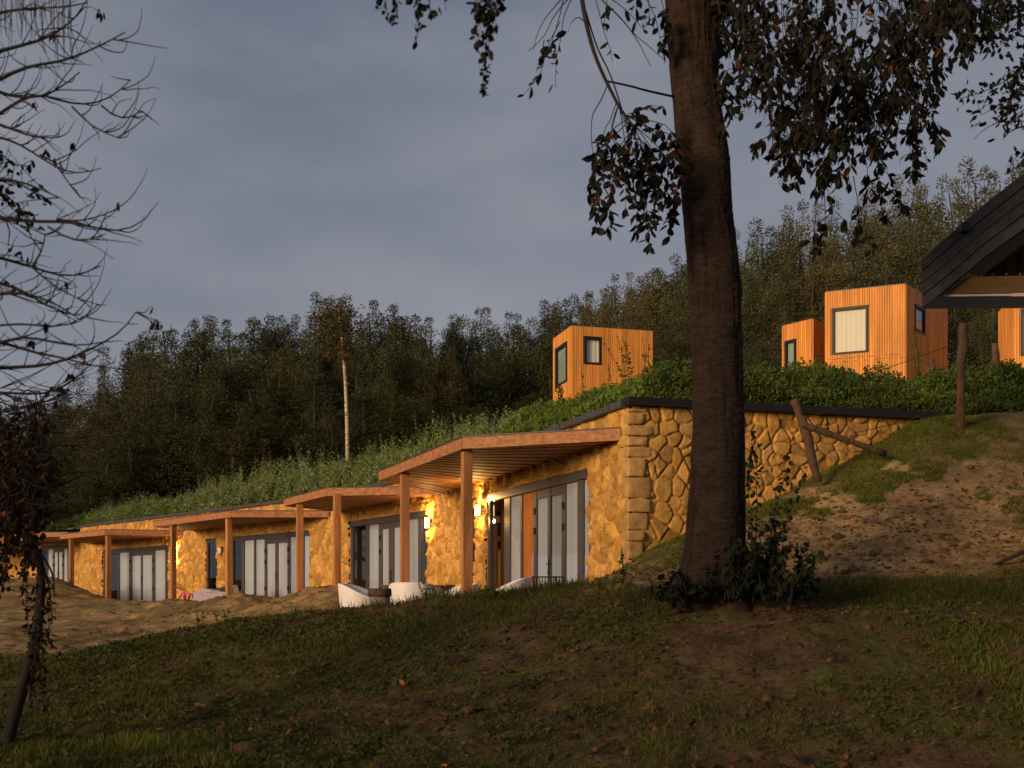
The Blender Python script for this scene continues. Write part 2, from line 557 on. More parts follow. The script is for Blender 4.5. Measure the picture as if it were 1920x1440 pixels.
# hill over and behind the houses -------------------------------------------------
WP = [(1184, 18.3), (837, 28.5), (625, 35.6), (362, 43.7), (155, 52.5)]
W = [np.array([(a - 960) / F * b, b]) for a, b in WP]
W5 = np.array([(-30 - 960) / F * 62, 62.0])
END = np.array([(1742 - 960) / F * 19.85, 19.85])
ZW = 2.88
HP = [(*k, 2.9) for k in W] + [(*W5, 2.9), (*END, 2.95), (*(W[0] * .5 + END * .5), 2.95), (*(W[0] * .5 + W[1] * .5), 2.9), (*(W[3] * .5 + W[4] * .5), 2.9)] + \
     ctl([(1250, 750, 21), (1250, 732, 27), (1500, 742, 22.5), (1700, 758, 22.5), (1920, 752, 22.5), (2300, 752, 23), (1500, 747, 29), (1700, 758, 29), (1920, 757, 29),
          (1040, 764, 36), (1220, 738, 36), (1500, 752, 38), (1700, 760, 38), (1920, 758, 38), (2400, 755, 38), (1000, 800, 30), (900, 835, 33),
          (960, 822, 38), (800, 855, 41), (600, 895, 46), (400, 940, 53), (200, 970, 62), (1200, 790, 62), (1600, 780, 60), (2000, 770, 60), (2600, 770, 60), (800, 880, 72), (400, 930, 76), (100, 980, 80),
          (1200, 850, 100), (2000, 830, 100), (400, 950, 110), (-300, 1000, 90), (-500, 1020, 70)])
hz0 = tps_fit(HP)


def hz(x, y):
    x, y = np.asarray(x, float), np.asarray(y, float)
    return np.clip(hz0(x, y), 1.0, 9.0) + 0.25 * fbm(x * .5, y * .5, 1.7, 3)


front = [END + (END - W[0]) / np.linalg.norm(END - W[0]) * 60, END + (END - W[0]) / np.linalg.norm(END - W[0]) * 12, END, W[0], W[1], W[2], W[3], W[4], W5, W5 + np.array([-40, 25.])]
fr = [front[0]]
for a, b in zip(front[:-1], front[1:]):
    n = max(2, int(np.linalg.norm(b - a) / 0.35))
    n = min(n, 60)
    fr += [a + (b - a) * k / n for k in range(1, n + 1)]
fr = np.array(fr)
back = np.stack([np.interp(np.arange(len(fr)), [0, len(fr) * .45, len(fr) - 1], [130, 10, -110]), np.interp(np.arange(len(fr)), [0, len(fr) * .45, len(fr) - 1], [90, 135, 150])], 1)
ts = np.r_[0, np.linspace(0.004, 1, 70) ** 1.7]
HXY = fr[None] * (1 - ts[:, None, None]) + back[None] * ts[:, None, None]
HZv = hz(HXY[..., 0], HXY[..., 1])
HZv[0] = np.minimum(HZv[0], 2.9)
hl = MB()
ny, nx = HZv.shape
i = np.arange(ny - 1)[:, None] * nx
j = np.arange(nx - 1)[None, :]
hl.add(np.concatenate([HXY, HZv[..., None]], -1).reshape(-1, 3), [np.stack([i + j, i + j + 1, i + nx + j + 1, i + nx + j], -1).reshape(-1, 4)])
tag(hl.build('hill', M['hill'], smooth=True), 'green hill running over the roofs up to the wood', 'hill', kind='structure')

# ------------------------------------------------------------------ stone walls
def stone_wall(mb, p, q, z0, z1, cell, seed, openings=(), step=0.035, amp=0.05, edge_free=False):
    """rubble face between plan points p (left) and q (right); openings in (u0,u1,z0,z1)"""
    p, q = np.array(p, float), np.array(q, float)
    Ln = np.linalg.norm(q - p)
    d = (q - p) / Ln
    nrm = np.array([d[1], -d[0]])
    us = set(np.round(np.linspace(0, Ln, int(Ln / step) + 1), 4))
    vs = set(np.round(np.linspace(z0, z1, int((z1 - z0) / step) + 1), 4))
    for o in openings:
        us |= {round(o[0], 4), round(o[1], 4)}
        vs |= {round(o[2], 4), round(o[3], 4)}
    us, vs = np.array(sorted(us)), np.array(sorted(vs))
    U, V = np.meshgrid(us, vs)
    rs = np.random.default_rng(seed)
    nu, nv = int(Ln / cell) + 3, int((z1 - z0) / (cell * .8)) + 3
    sx, sy = np.meshgrid(np.arange(nu) - 1, np.arange(nv) - 1)
    S = np.stack([(sx + .5 * (sy % 2) + rs.uniform(-.42, .42, sx.shape)) * cell, z0 + (sy + rs.uniform(-.42, .42, sx.shape)) * cell * .8], -1).reshape(-1, 2)
    S = S[rs.random(len(S)) > .16]                     # some big stones, and small ones wedged between
    S = np.concatenate([S, np.stack([rs.uniform(0, Ln, len(S) // 4), rs.uniform(z0, z1, len(S) // 4)], 1)])
    wu = U + 0.10 * cell * fbm(U * 4 / cell * .3, V * 4 / cell * .3, seed, 3) * 2
    wv = V + 0.10 * cell * fbm(U * 4 / cell * .3 + 40, V * 4 / cell * .3, seed, 3) * 2
    q2 = np.stack([wu.ravel(), wv.ravel() ], 1)
    ratio = rs.uniform(.66, 1.45, len(S))
    d1 = np.full(len(q2), 9.0); d2 = np.full(len(q2), 9.0); idx = np.zeros(len(q2), int)
    for k in range(len(S)):
        dd = np.hypot((q2[:, 0] - S[k, 0]) / ratio[k], (q2[:, 1] - S[k, 1]) * ratio[k])
        lt = dd < d1
        d2 = np.where(lt, d1, np.minimum(d2, dd))
        idx = np.where(lt, k, idx)
        d1 = np.where(lt, dd, d1)
    e = (d2 - d1)
    hgt = rs.uniform(.40, 1.15, len(S))[idx]
    tiltx, tilty = rs.normal(0, .22, len(S))[idx], rs.normal(0, .22, len(S))[idx]
    rel = q2 - S[idx]
    h = amp * sstep(0.0, 0.15 * cell, e) * (hgt + tiltx * rel[:, 0] / cell + tilty * rel[:, 1] / cell)
    h = h + amp * .45 * fbm(q2[:, 0] * 9, q2[:, 1] * 9, seed + 3.3, 4)
    h = h + amp * .38 * fbm(q2[:, 0] * 24, q2[:, 1] * 24, seed + 1.3, 3)
    h = h - amp * .30 * sstep(.12, .24, fbm(q2[:, 0] * 6, q2[:, 1] * 5, seed + 8.3, 3))
    h = h.reshape(U.shape)
    tv = rs.uniform(.62, 1.16, len(S))
    hue = rs.normal(0, .05, len(S))
    tn = np.stack([tv * (1 + .2 * hue), tv, tv * (1 - 2.0 * hue)], 1)[idx]
    mort = sstep(.08 * cell, 0.0, e)[:, None]
    tn = tn * (1 - .65 * mort) + np.array([.48, .38, .28]) * .65 * mort
    if not edge_free:                                # the ends butt against the next wall
        ee = sstep(.22, .08, np.minimum(U, Ln - U))
        h = h * (1 - ee) + amp * .55 * ee
    pos = np.stack([p[0] + d[0] * U + nrm[0] * h, p[1] + d[1] * U + nrm[1] * h, V], -1)
    ny, nx = U.shape
    i = np.arange(ny - 1)[:, None] * nx
    j = np.arange(nx - 1)[None, :]
    f = np.stack([i + j, i + j + 1, i + nx + j + 1, i + nx + j], -1).reshape(-1, 4)
    cu = ((U[:-1, :-1] + U[1:, 1:]) / 2).ravel()
    cv = ((V[:-1, :-1] + V[1:, 1:]) / 2).ravel()
    keep = np.ones(len(f), bool)
    for o in openings:
        keep &= ~((cu > o[0]) & (cu < o[1]) & (cv > o[2]) & (cv < o[3]))
    mb.add(pos.reshape(-1, 3), [f[keep]], tn)


class Frame:
    """wall coordinates: u along the wall (left to right seen from outside), n outwards, z up"""
    def __init__(s, p, q):
        s.p, s.q = np.array(p, float), np.array(q, float)
        s.L = np.linalg.norm(s.q - s.p)
        s.d = (s.q - s.p) / s.L
        s.n = np.array([s.d[1], -s.d[0]])

    def at(s, u, n, z):
        k = s.p + s.d * u + s.n * n
        return (k[0], k[1], z)

    def u_px(s, px):
        r = np.array([(px - 960) / F, 1.0])
        A = np.array([r, -s.d]).T
        return np.linalg.solve(A, s.p)[1]

    def box(s, mb, u0, u1, n0, n1, z0, z1, tint=(1, 1, 1)):
        mb.hexa([s.at(u0, n1, z0), s.at(u1, n1, z0), s.at(u1, n0, z0), s.at(u0, n0, z0), s.at(u0, n1, z1), s.at(u1, n1, z1), s.at(u1, n0, z1), s.at(u0, n0, z1)], tint)


def rounded_block(mb, fr, u0, u1, n0, n1, z0, z1, r, tint):
    n = 8
    g_ = np.linspace(-1, 1, n)
    A_, B_ = np.meshgrid(g_, g_)
    lo, hi = np.array([u0, n0, z0]), np.array([u1, n1, z1])
    sd = random.uniform(0, 90)
    for ax in range(3):
        for sg in (-1, 1):
            q = np.zeros((n, n, 3))
            q[..., ax] = sg
            q[..., (ax + 1) % 3] = A_
            q[..., (ax + 2) % 3] = B_
            p = lo + (q + 1) / 2 * (hi - lo)
            c = np.clip(p, lo + r, hi - r)
            v = p - c
            p = c + v / np.maximum(np.linalg.norm(v, axis=-1, keepdims=True), 1e-6) * r
            wob = fbm(p[..., 0] * 7 + sd, p[..., 1] * 7, p[..., 2] * 7, 4)
            p = p + (p - (lo + hi) / 2) * wob[..., None] * .34
            V = np.stack([fr.p[0] + fr.d[0] * p[..., 0] + fr.n[0] * p[..., 1], fr.p[1] + fr.d[1] * p[..., 0] + fr.n[1] * p[..., 1], p[..., 2]], -1).reshape(-1, 3)
            i_ = np.arange(n - 1)[:, None] * n
            j_ = np.arange(n - 1)[None]
            f = np.stack([i_ + j_, i_ + j_ + 1, i_ + n + j_ + 1, i_ + n + j_], -1).reshape(-1, 4)
            mb.add(V, [f if sg > 0 else f[:, ::-1]], tint)


def curtain(fr, u0, u1, n, z0, z1, parent, mt, name='curtain', amp=0.025):
    mb = MB()
    k = max(6, int((u1 - u0) / 0.025))
    us = np.linspace(u0, u1, k)
    ph = random.uniform(0, 6)
    nn = n + amp * np.sin(us * 42 + ph) + amp * .5 * np.sin(us * 19 + ph * 2)
    V = [fr.at(a, b, z0) for a, b in zip(us, nn)] + [fr.at(a, b, z1) for a, b in zip(us, nn)]
    f = np.stack([np.arange(k - 1), np.arange(1, k), np.arange(1, k) + k, np.arange(k - 1) + k], 1)
    mb.add(V, [f])
    return mb.build(name, mt, parent, smooth=True)


def glazed_set(house, fr, u0, u1, z0, z1, panes, door=None, name='glazed_doors'):
    """dark frame with one pane per opening; panes: (u0,u1,kind); door: (u_hinge_l,u_mid,u_hinge_r)"""
    mb = MB()
    fr.box(mb, u0, u1, -.12, .045, z1 - .16, z1)
    fr.box(mb, u0, u1, -.12, .042, z0, z0 + .07)
    edges = [u0]
    for a, b, k in panes:
        edges += [a, b]
    edges.append(u1)
    for a, b in zip(edges[::2], edges[1::2]):
        if b - a > .004:
            inner = b < u1 - .01 and a > u0 + .01
            fr.box(mb, a, b, -.06 if inner else -.12, .004 if inner else .030, z0 + .07, z1 - .16)
    low = z1 - .16
    if door:
        fr.box(mb, door[0], door[2], -.058, .001, z1 - .33, z1 - .16)
    o = mb.build(name, M['metal'], house)
    for a, b, k in panes:
        gm = MB()
        zt = z1 - .33 if door and a > door[0] - .02 and b < door[2] + .02 else z1 - .16
        fr.box(gm, a + .002, b - .002, -.018, -.008, z0 + .07, zt - .002)
        gm.build('pane', M['glass'], o)
        if k == 'c':
            curtain(fr, a - .04, b + .04, -.034, z0 + .03, z1 - .17, o, M['curtain'], amp=.006)
        elif k == 'o':
            mm = MB()
            fr.box(mm, a - .02, b + .02, -.058, -.03, z0 + .072, z1 - .165)
            mm.build('inner_door', M['amber'], o)
    if door:
        for u in (door[0], door[2]):
            for zz in (z1 - .62, z1 - 1.0, z0 + .5):
                hm = MB()
                fr.box(hm, u - .045, u + .045, -.01, .03, zz, zz + .13)
                hm.build('hinge', M['black'], o)
        hm = MB()
        fr.box(hm, door[1] - .025, door[1] + .025, -.01, .012, z0 + .78, z0 + 1.12)
        hm.tube([fr.at(door[1], .0, z0 + 1.02), fr.at(door[1], .055, z0 + 1.02), fr.at(door[1] + .13, .06, z0 + 1.02)], .012, 6)
        hm.tube([fr.at(door[1], -.005, z0 + .86), fr.at(door[1], .03, z0 + .86)], .02, 6)
        hm.build('handle', M['black'], o)
    return o


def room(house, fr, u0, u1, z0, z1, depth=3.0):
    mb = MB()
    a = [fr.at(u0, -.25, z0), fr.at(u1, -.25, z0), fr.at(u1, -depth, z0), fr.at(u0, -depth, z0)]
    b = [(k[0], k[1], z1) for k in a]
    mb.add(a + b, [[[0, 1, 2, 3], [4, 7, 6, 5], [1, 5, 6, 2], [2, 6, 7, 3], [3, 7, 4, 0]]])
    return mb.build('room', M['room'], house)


def wall_lamp(house, fr, u, z, on=True):
    mb = MB()
    fr.box(mb, u - .05, u + .05, .0, .09, z - .11, z + .11)
    fr.box(mb, u - .085, u + .085, .085, .21, z + .125, z + .145)
    fr.box(mb, u - .085, u + .085, .085, .21, z - .145, z - .125)
    o = mb.build('wall_lamp', M['metal'], house)
    sm = MB()
    c = fr.at(u, .147, z)
    sm.lathe([(.0, -.122), (.065, -.122), (.068, 0), (.065, .122), (.0, .122)], c, 16)
    sm.build('lamp_glass', M['glow'] if on else M['white'], o, smooth=True)
    if on:
        for dz, e in ((.25, 42.0), (-.23, 18.0)):
            l = bpy.data.lights.new('lamp_light', 'POINT')
            l.energy = e
            l.color = (1.0, .55, .16)
            l.shadow_soft_size = .05
            lo = bpy.data.objects.new('lamp_light', l)
            lo.location = fr.at(u, .19, z + dz)
            link(lo, o)
    return o


def canopy(house, A, B, C, D, zs, posts, zf):
    th = .19
    A, B, C, D = [np.array(k[:2]) for k in (A, B, C, D)]
    mb = MB()
    n = int(np.linalg.norm(D - C) / .30)
    for k in range(n):
        s0, s1 = (k + .02) / n, (k + .98) / n
        f0, f1 = A + (B - A) * s0, A + (B - A) * s1
        w0, w1 = D + (C - D) * s0, D + (C - D) * s1
        dz = .022 + .012 * (k % 2)
        t = random.uniform(.72, 1.12)
        c = [f0, f1, w1, w0]
        mb.hexa([(*q, zs + dz) for q in c] + [(*q, zs + .075) for q in c], (t, t * random.uniform(.96, 1.02), t * random.uniform(.9, 1.02)))
    c = [A, B, C, D]
    mb.hexa([(*q, zs + .08) for q in c] + [(*q, zs + .165) for q in c], (.5, .5, .5))
    o = mb.build('canopy', M['wood'], house)
    for p, q in ((A, B), (B, C), (D, A)):
        fm = MB()
        dd = (q - p) / np.linalg.norm(q - p)
        fm.beam(p - dd * .02, q + dd * .02, .05, zs, zs + th, (1.0, .95, .95), off=.03)
        fm.build('fascia', M['wood'], o)
    rm = MB()
    for p, q in ((A, B), (B, C), (D, A)):
        dd = (q - p) / np.linalg.norm(q - p)
        rm.beam(p - dd * .03, q + dd * .03, .10, zs + th + .002, zs + th + .02, off=.025)
    rm.build('edge_strip', M['zinc'], o)
    dAB = (B - A) / np.linalg.norm(B - A)
    inw = np.array([-dAB[1], dAB[0]])
    frm = Frame(A + inw * .11, B + inw * .11)
    for px in posts:
        u = frm.u_px(px)
        k = frm.p + frm.d * u
        pm = MB()
        f2 = Frame(k - frm.d, k + frm.d)
        f2.box(pm, 1 - .08, 1 + .08, -.08, .08, zf, zs + .021, (random.uniform(.85, 1.1),) * 3)
        pm.build('post', M['post'], o)
    return o


G_H = 'turf-roofed stone houses in a row along the slope'
UN = [
    dict(l=1, r=0, ztop=2.10, zs=2.39, zf=-.5, A=(715, 901), B=(872, 842), C=1171, D=838, posts=(875, 759),
         set=(917, 1110), panes=[(921, 946, 'd'), (956, 976, 'c'), (979, 1001, 'o'), (1006, 1027, 'c'), (1032, 1053, 'c'), (1060, 1083, 'c'), (1094, 1107, 'c')], door=(1003.5, 1029.5, 1057),
         slit=(883, 895, 2.1), lamp=(908, 957, True),
         label='nearest stone house, with the open rubble end wall and the largest timber canopy'),
    dict(l=2, r=1, ztop=2.05, zs=2.38, zf=-.5, A=(536, 949), B=(615, 930), C=834, D=642, posts=(632, 562),
         set=(659, 805), panes=[(663, 686, 'd'), (691, 710, 'c'), (716, 729, 'c'), (738, 750, 'c'), (760, 784, 'c'), (790, 802, 'd')], door=(713, 733.5, 754),
         slit=None, lamp=(811, 980, True),
         label='second stone house in the row, lit lamp to the right of its dark-edged glass doors'),
    dict(l=3, r=2, ztop=1.93, zs=2.27, zf=-.45, A=(290, 988), B=(435, 970), C=620, D=366, posts=(429, 325),
         set=(436, 584), panes=[(439, 453, 'd'), (458, 476, 'c'), (479, 496, 'c'), (500, 516, 'c'), (521, 539, 'c'), (544, 566, 'c'), (570, 582, 'c')], door=(498, 518.5, 541),
         slit=(389, 410, 1.93), lamp=(420, 1033, False),
         label='third stone house in the row, with narrow side window and unlit wall lamp'),
    dict(l=4, r=3, ztop=1.81, zs=2.12, zf=-.45, A=(115, 1011), B=(199, 1003), C=348, D=172, posts=(203, 134),
         set=(195, 318), panes=[(199, 220, 'd'), (224, 242, 'c'), (247, 264, 'c'), (267, 285, 'c'), (290, 311, 'c')], door=(244.5, 265.5, 287.5),
         slit=None, lamp=(336, 1041, True),
         label='fourth stone house in the row, lit lamp beside its canopy post and glass doors'),
]
frames = []
for k, u in enumerate(UN):
    p, q = W[u['l']], W[u['r']]
    fr_ = Frame(p, q)
    frames.append(fr_)
    h = empty('stone_house', (*(p * .5 + q * .5), u['zf']), u['label'], 'house', G_H)
    org = np.array(h.location)
    ops = []
    s0, s1 = fr_.u_px(u['set'][0]), fr_.u_px(u['set'][1])
    ops.append((s0, s1, u['zf'], u['ztop']))
    if u['slit']:
        v0, v1 = fr_.u_px(u['slit'][0]), fr_.u_px(u['slit'][1])
        ops.append((v0, v1, u['zf'], u['slit'][2]))
    wm = MB()
    pe, qe = p - fr_.d * .10, q + fr_.d * (.10 if k else 0.0)
    stone_wall(wm, pe, qe, -1.3, ZW, .25, 11 + k, [(a + .10, b + .10, c_, d_) for a, b, c_, d_ in ops], step=.024 if k == 0 else .032, amp=.10)
    for a, b, c_, d_ in ops:                          # stone jambs and lintel round each opening
        for uu in ((a - .09, a + .004), (b - .004, b + .09)):
            fr_.box(wm, uu[0], uu[1], -.14, .038, c_, d_ + .09, (.8, .74, .66))
        fr_.box(wm, a + .004, b - .004, -.14, .036, d_ - .004, d_ + .09, (.8, .74, .66))
    wo = wm.build('facade_wall', M['stone'], h, smooth=True)
    pn = [(fr_.u_px(a), fr_.u_px(b), c) for a, b, c in u['panes']]
    glazed_set(h, fr_, s0, s1, u['zf'], u['ztop'], pn, [fr_.u_px(a) for a in u['door']])
    room(h, fr_, s0 - .3, s1 + .3, u['zf'] - .02, u['ztop'] + .1)
    if u['slit']:
        glazed_set(h, fr_, v0, v1, u['zf'], u['slit'][2], [(v0 + .12, v1 - .10, 'd')], None, 'side_window')
        room(h, fr_, v0 - .2, v1 + .1, u['zf'] - .02, u['ztop'] + .1, 1.5)
    ul = fr_.u_px(u['lamp'][0])
    Yl = fr_.at(ul, .15, 0)[1]
    wall_lamp(h, fr_, ul, (HZ - u['lamp'][1]) / F * Yl, u['lamp'][2])
    A = P(u['A'][0], u['A'][1], F * u['zs'] / (HZ - u['A'][1]))
    B = P(u['B'][0], u['B'][1], F * u['zs'] / (HZ - u['B'][1]))
    C = fr_.at(fr_.u_px(u['C']), .07, 0)
    D = fr_.at(fr_.u_px(u['D']), .07, 0)
    canopy(h, A, B, C, D, u['zs'], u['posts'], u['zf'] - .6)
    tm = MB()
    tm.beam(p, q, .40, ZW + .002, ZW + .10, off=-.02)
    for s in np.arange(1.5, fr_.L, 2.2):
        c = p + fr_.d * s
        tm.beam(c, c + fr_.d * .02, .41, ZW, ZW + .105, (.6, .6, .6), off=-.02)
    tm.build('parapet_trim', M['zinc'], h)
    if k == 0:
        em = MB()
        stone_wall(em, W[0], END, -1.0, ZW + .02, .28, 5, (), step=.018, amp=.048)
        em.build('end_wall', M['stone'], h, smooth=True)
        qm = MB()                                    # squared stones stacked up the corner
        z = -.2
        fe = Frame(W[0], END)
        while z < ZW - .05:
            hh = min(random.choice((.14, .17, .22, .25, .31)) * random.uniform(.9, 1.1), ZW - .012 - z)
            wq = random.uniform(.17, .34)
            t = random.uniform(.80, 1.12)
            rounded_block(qm, fe, -.075, wq, -random.uniform(.22, .4), .075 + random.uniform(-.012, .012), z + .004, z + hh - .004, .035, (t * .84, t * .90, t * 1.25))
            z += hh
        qm.build('corner_stones', M['stone'], h, smooth=True)
        t2 = MB()
        t2.beam(W[0] - fe.d * .12, END + fe.d * .1, .36, ZW + .022, ZW + .14, off=.0)
        t2.build('parapet_trim', M['black'], h)
    for o in list(h.children):                       # children keep world coordinates
        o.matrix_parent_inverse = h.matrix_world.inverted()
        o.location = -org

# fifth house, half hidden by the brushwood on the left
p5, q5 = np.array([(-30 - 960) / F * 60, 60.0]), np.array([(150 - 960) / F * 55.5, 55.5])
f5 = Frame(p5, q5)
h5 = empty('stone_house', (*(p5 * .5 + q5 * .5), -.2), 'farthest stone house at the left end of the row, half hidden behind bare brushwood', 'house', G_H)
wm = MB()
s0, s1 = f5.u_px(77), f5.u_px(131)
stone_wall(wm, p5, q5, -1, ZW, .24, 40, [(s0, s1, -.1, 2.25)], step=.06, amp=.06)
wm.build('facade_wall', M['stone'], h5, smooth=True)
ww = s1 - s0
glazed_set(h5, f5, s0, s1, -.1, 2.25, [(s0 + ww * a, s0 + ww * b, c) for a, b, c in ((.03, .2, 'd'), (.24, .42, 'c'), (.46, .58, 'c'), (.61, .74, 'c'), (.79, .93, 'c'))], [s0 + ww * .44, s0 + ww * .595, s0 + ww * .765])
room(h5, f5, s0 - .2, s1 + .2, -.12, 2.3)
canopy(h5, P(30, 1006, 51.5), P(128, 1000, 51.0), f5.at(f5.u_px(147), .07, 0), f5.at(f5.u_px(10), .07, 0), 2.40, (44,), -1)
tm = MB()
tm.beam(p5, q5, .4, ZW + .002, ZW + .1)
tm.build('parapet_trim', M['zinc'], h5)
rt = MB()
stone_wall(rt, q5, W[4], -1, ZW, .24, 41, (), step=.07, amp=.05)
rt.build('return_wall', M['stone'], h5, smooth=True)
for o in list(h5.children):
    o.location = -np.array(h5.location)

exec_parts = []
# ------------------------------------------------------------------ wooden cabins on the hill
def clad_face(mb, fr, u0, u1, z0, z1, hole=None, wd=.075, seam=None):
    n = max(3, int(round((u1 - u0) / wd)))
    for k in range(n):
        a, b = u0 + (u1 - u0) * (k + .08) / n, u0 + (u1 - u0) * (k + .92) / n
        t = random.uniform(.84, 1.12)
        tt = (t, t * random.uniform(.94, 1.04), t * random.uniform(.85, 1.1))
        pr = random.uniform(.022, .036)
        if hole and b > hole[0] and a < hole[1]:
            if seam:
                zj = seam + random.choice((0, .10, .11))
                fr.box(mb, a, b, 0, pr, z0, zj - .008, tuple(q * .95 for q in tt))
                fr.box(mb, a, b, 0, pr, zj + .008, hole[2], tt)
            elif hole[2] > z0: fr.box(mb, a, b, 0, pr, z0, hole[2], tt)
            if hole[3] < z1: fr.box(mb, a, b, 0, pr, hole[3], z1, tt)
        elif seam:
            zj = seam + random.choice((0, .10, .11))
            t2 = random.uniform(.9, 1.06)
            fr.box(mb, a, b, 0, pr, z0, zj - .008, tuple(q * t2 for q in tt))
            fr.box(mb, a, b, 0, pr, zj + .008, z1, tt)
        else:
            fr.box(mb, a, b, 0, pr, z0, z1, tt)
    if hole:
        for (a, b, c, d) in ((u0, hole[0], z0, z1), (hole[1], u1, z0, z1), (hole[0], hole[1], z0, hole[2]), (hole[0], hole[1], hole[3], z1)):
            if b - a > .01 and d - c > .01:
                fr.box(mb, a, b, -.06, -.002, c, d, (.5, .5, .5))
    else:
        fr.box(mb, u0, u1, -.06, -.002, z0, z1, (.5, .5, .5))


def cabin_window(cab, fr, u0, u1, z0, z1, blind, tilt=0.0):
    mb = MB()
    w_ = .065
    fr.box(mb, u0, u1, -.08, .05, z0, z0 + w_)
    fr.box(mb, u0, u1, -.08, .05, z1 - w_ * 1.4, z1)
    fr.box(mb, u0, u0 + w_, -.08, .047, z0 + w_, z1 - w_ * 1.4)
    fr.box(mb, u1 - w_, u1, -.08, .047, z0 + w_, z1 - w_ * 1.4)
    o = mb.build('window', M['black'], cab)
    gm = MB()
    fr.box(gm, u0 + w_ + .002, u1 - w_ - .002, -.01, 0, z0 + w_ + .002, z1 - w_ * 1.4 - .002)
    gm.build('pane', M['glass'], o)
    if blind:
        curtain(fr, u0 + .02, u1 - .02, -.045, z0 + .02, z1 - .02, o, blind, 'blind', .006)
    return o


def cabin(name, label, corners, z0, z1, wins, group, seam=None):
    """corners: plan points so that face k runs corner k -> k+1, seen from outside left to right"""
    c = [np.array(k, float) for k in corners]
    cen = sum(c) / len(c)
    e = empty(name, (*cen, z0), label, 'cabin', group)
    n = len(c)
    for k in range(n):
        f = Frame(c[k], c[(k + 1) % n])
        mb = MB()
        hole = None
        if k in wins:
            a, b, lo, hi, bl = wins[k]
            hole = (a * f.L, b * f.L, z0 + lo * (z1 - z0), z0 + hi * (z1 - z0))
        clad_face(mb, f, 0, f.L, z0 - .6, z1, hole, seam=seam)
        o = mb.build('wall', M['clad'], e)
        if hole:
            cabin_window(o, f, *hole, wins[k][4])
    rb = MB()
    g_ = [cen + (k - cen) * 1.006 for k in c]
    if n == 4:
        rb.hexa([(*k, z1 - .03) for k in g_] + [(*k, z1 + .035) for k in g_])
    rb.build('roof', M['metal'], e)
    for o in e.children:
        o.location = -np.array(e.location)
        for q in o.children:
            q.location = (0, 0, 0)
    return e


def plan(px, Y):
    return np.array([(px - 960) / F * Y, Y])


GC = 'timber cabins on the hilltop'
YC = 36.0
a, b = plan(1072, YC), plan(1223, YC + .75)
lf = plan(1038, YC + 1.9)
zt = (HZ - 611) / F * YC
cabin('wooden_cabin', 'small orange timber cube alone on the turf, between the wood and the big trunk', [lf, a, b, b + (lf - a) * 1.25], (HZ - 748) / F * YC, zt,
      {0: (.16, .78, .27, .83, M['sage']), 1: (.155, .36, .485, .87, M['blind'])}, GC)
# taller cabin, with a lower wing on its left
a, b, c_ = plan(1548, YC + 1.0), plan(1697, YC), plan(1775, YC + 3.0)
zt = (HZ - 533) / F * YC
zb = (HZ - 728) / F * YC
cab2 = cabin('wooden_cabin', 'taller orange timber cabin with one large square cream window', [a, b, c_, a + (c_ - b)], zb, zt,
             {0: (.085, .54, .375, .835, M['blind']), 1: (.20, .44, .60, .86, M['curtain'])}, GC, seam=zb + .30 * (zt - zb))
a2, b2 = plan(1468, YC + 2.6), plan(1523, YC + 1.6)
c2, d2 = plan(1549, YC + 2.4), plan(1500, YC + 4.4)
cabin('wooden_cabin', 'low timber cabin with a tall narrow green window, left of the taller one', [a2, b2, c2, d2], zb - .1, (HZ - 598) / F * (YC + 1.6),
      {0: (.10, .46, .16, .80, M['sage'])}, GC)
a3, b3 = plan(1902, YC + 1), plan(2050, YC)
cabin('wooden_cabin', 'timber cabin cut off by the right edge of the photo below the dark roof', [a3, b3, b3 + np.array([.6, 2.6]), a3 + np.array([.6, 2.6])], zb - .05, (HZ - 533) / F * YC,
      {0: (.085, .54, .375, .835, M['blind'])}, GC)

# ------------------------------------------------------------------ dark shelter roof at the right edge
YS = 14.0
sh = empty('shelter', tuple(P(1900, 1060, YS)), 'dark slate-clad shelter roof jutting in at the right edge', 'shelter')
so = np.array(sh.location)
AX = np.array([.55, .835, .215])                      # direction in which the roof runs back


def extr(mb, poly, depth, start=0.0, tint=(1, 1, 1)):
    p = np.array([P(a, b, YS - (a - 1728) / 192 * .12) for a, b in poly])
    n = len(p)
    V = np.concatenate([p + AX * start, p + AX * (start + depth)])
    fs = [np.arange(n)[::-1][None, :], (np.arange(n) + n)[None, :]]
    fs.append(np.array([[k, (k + 1) % n, (k + 1) % n + n, k + n] for k in range(n)]))
    mb.add(V, fs, tint)


rake = [(1726, 487), (1751, 464), (1790, 431), (1832, 393), (1876, 358), (1920, 323), (2000, 259), (2100, 180)]
low = [(1728, 578), (1764, 551), (1805, 517), (1846, 482), (1884, 455), (1922, 428), (2002, 366), (2102, 288)]
for k in range(4):                                   # four lapped rows of dark boards along the rake
    mb = MB()
    for q in range(len(rake) - 1):
        def mixp(i, s): return (rake[i][0] * (1 - s) + low[i][0] * s, rake[i][1] * (1 - s) + low[i][1] * s)
        s0, s1 = k / 4 + .012, (k + 1) / 4 - .012
        t = random.uniform(.85, 1.15)
        extr(mb, [mixp(q, s0), mixp(q, s1), mixp(q + 1, s1), mixp(q + 1, s0)], .06, .012 * (k % 2), (t, t, t))
    mb.build('slate_row', M['shingle'], sh)
mb = MB()
for q in range(len(rake) - 1):
    extr(mb, [rake[q], low[q], low[q + 1], rake[q + 1]], .04, .085, (.3, .3, .3))
mb.build('barge_board', M['black'], sh)
mb = MB()
for q in range(len(rake) - 1):
    up = [(rake[q][0] + 1, rake[q][1] + 2), (rake[q][0] + 6, rake[q][1] + 22), (rake[q + 1][0] + 6, rake[q + 1][1] + 22), (rake[q + 1][0] + 1, rake[q + 1][1] + 2)]
    extr(mb, up, 5.0, .13)
mb.build('roof', M['shingle'], sh)
mb = MB()
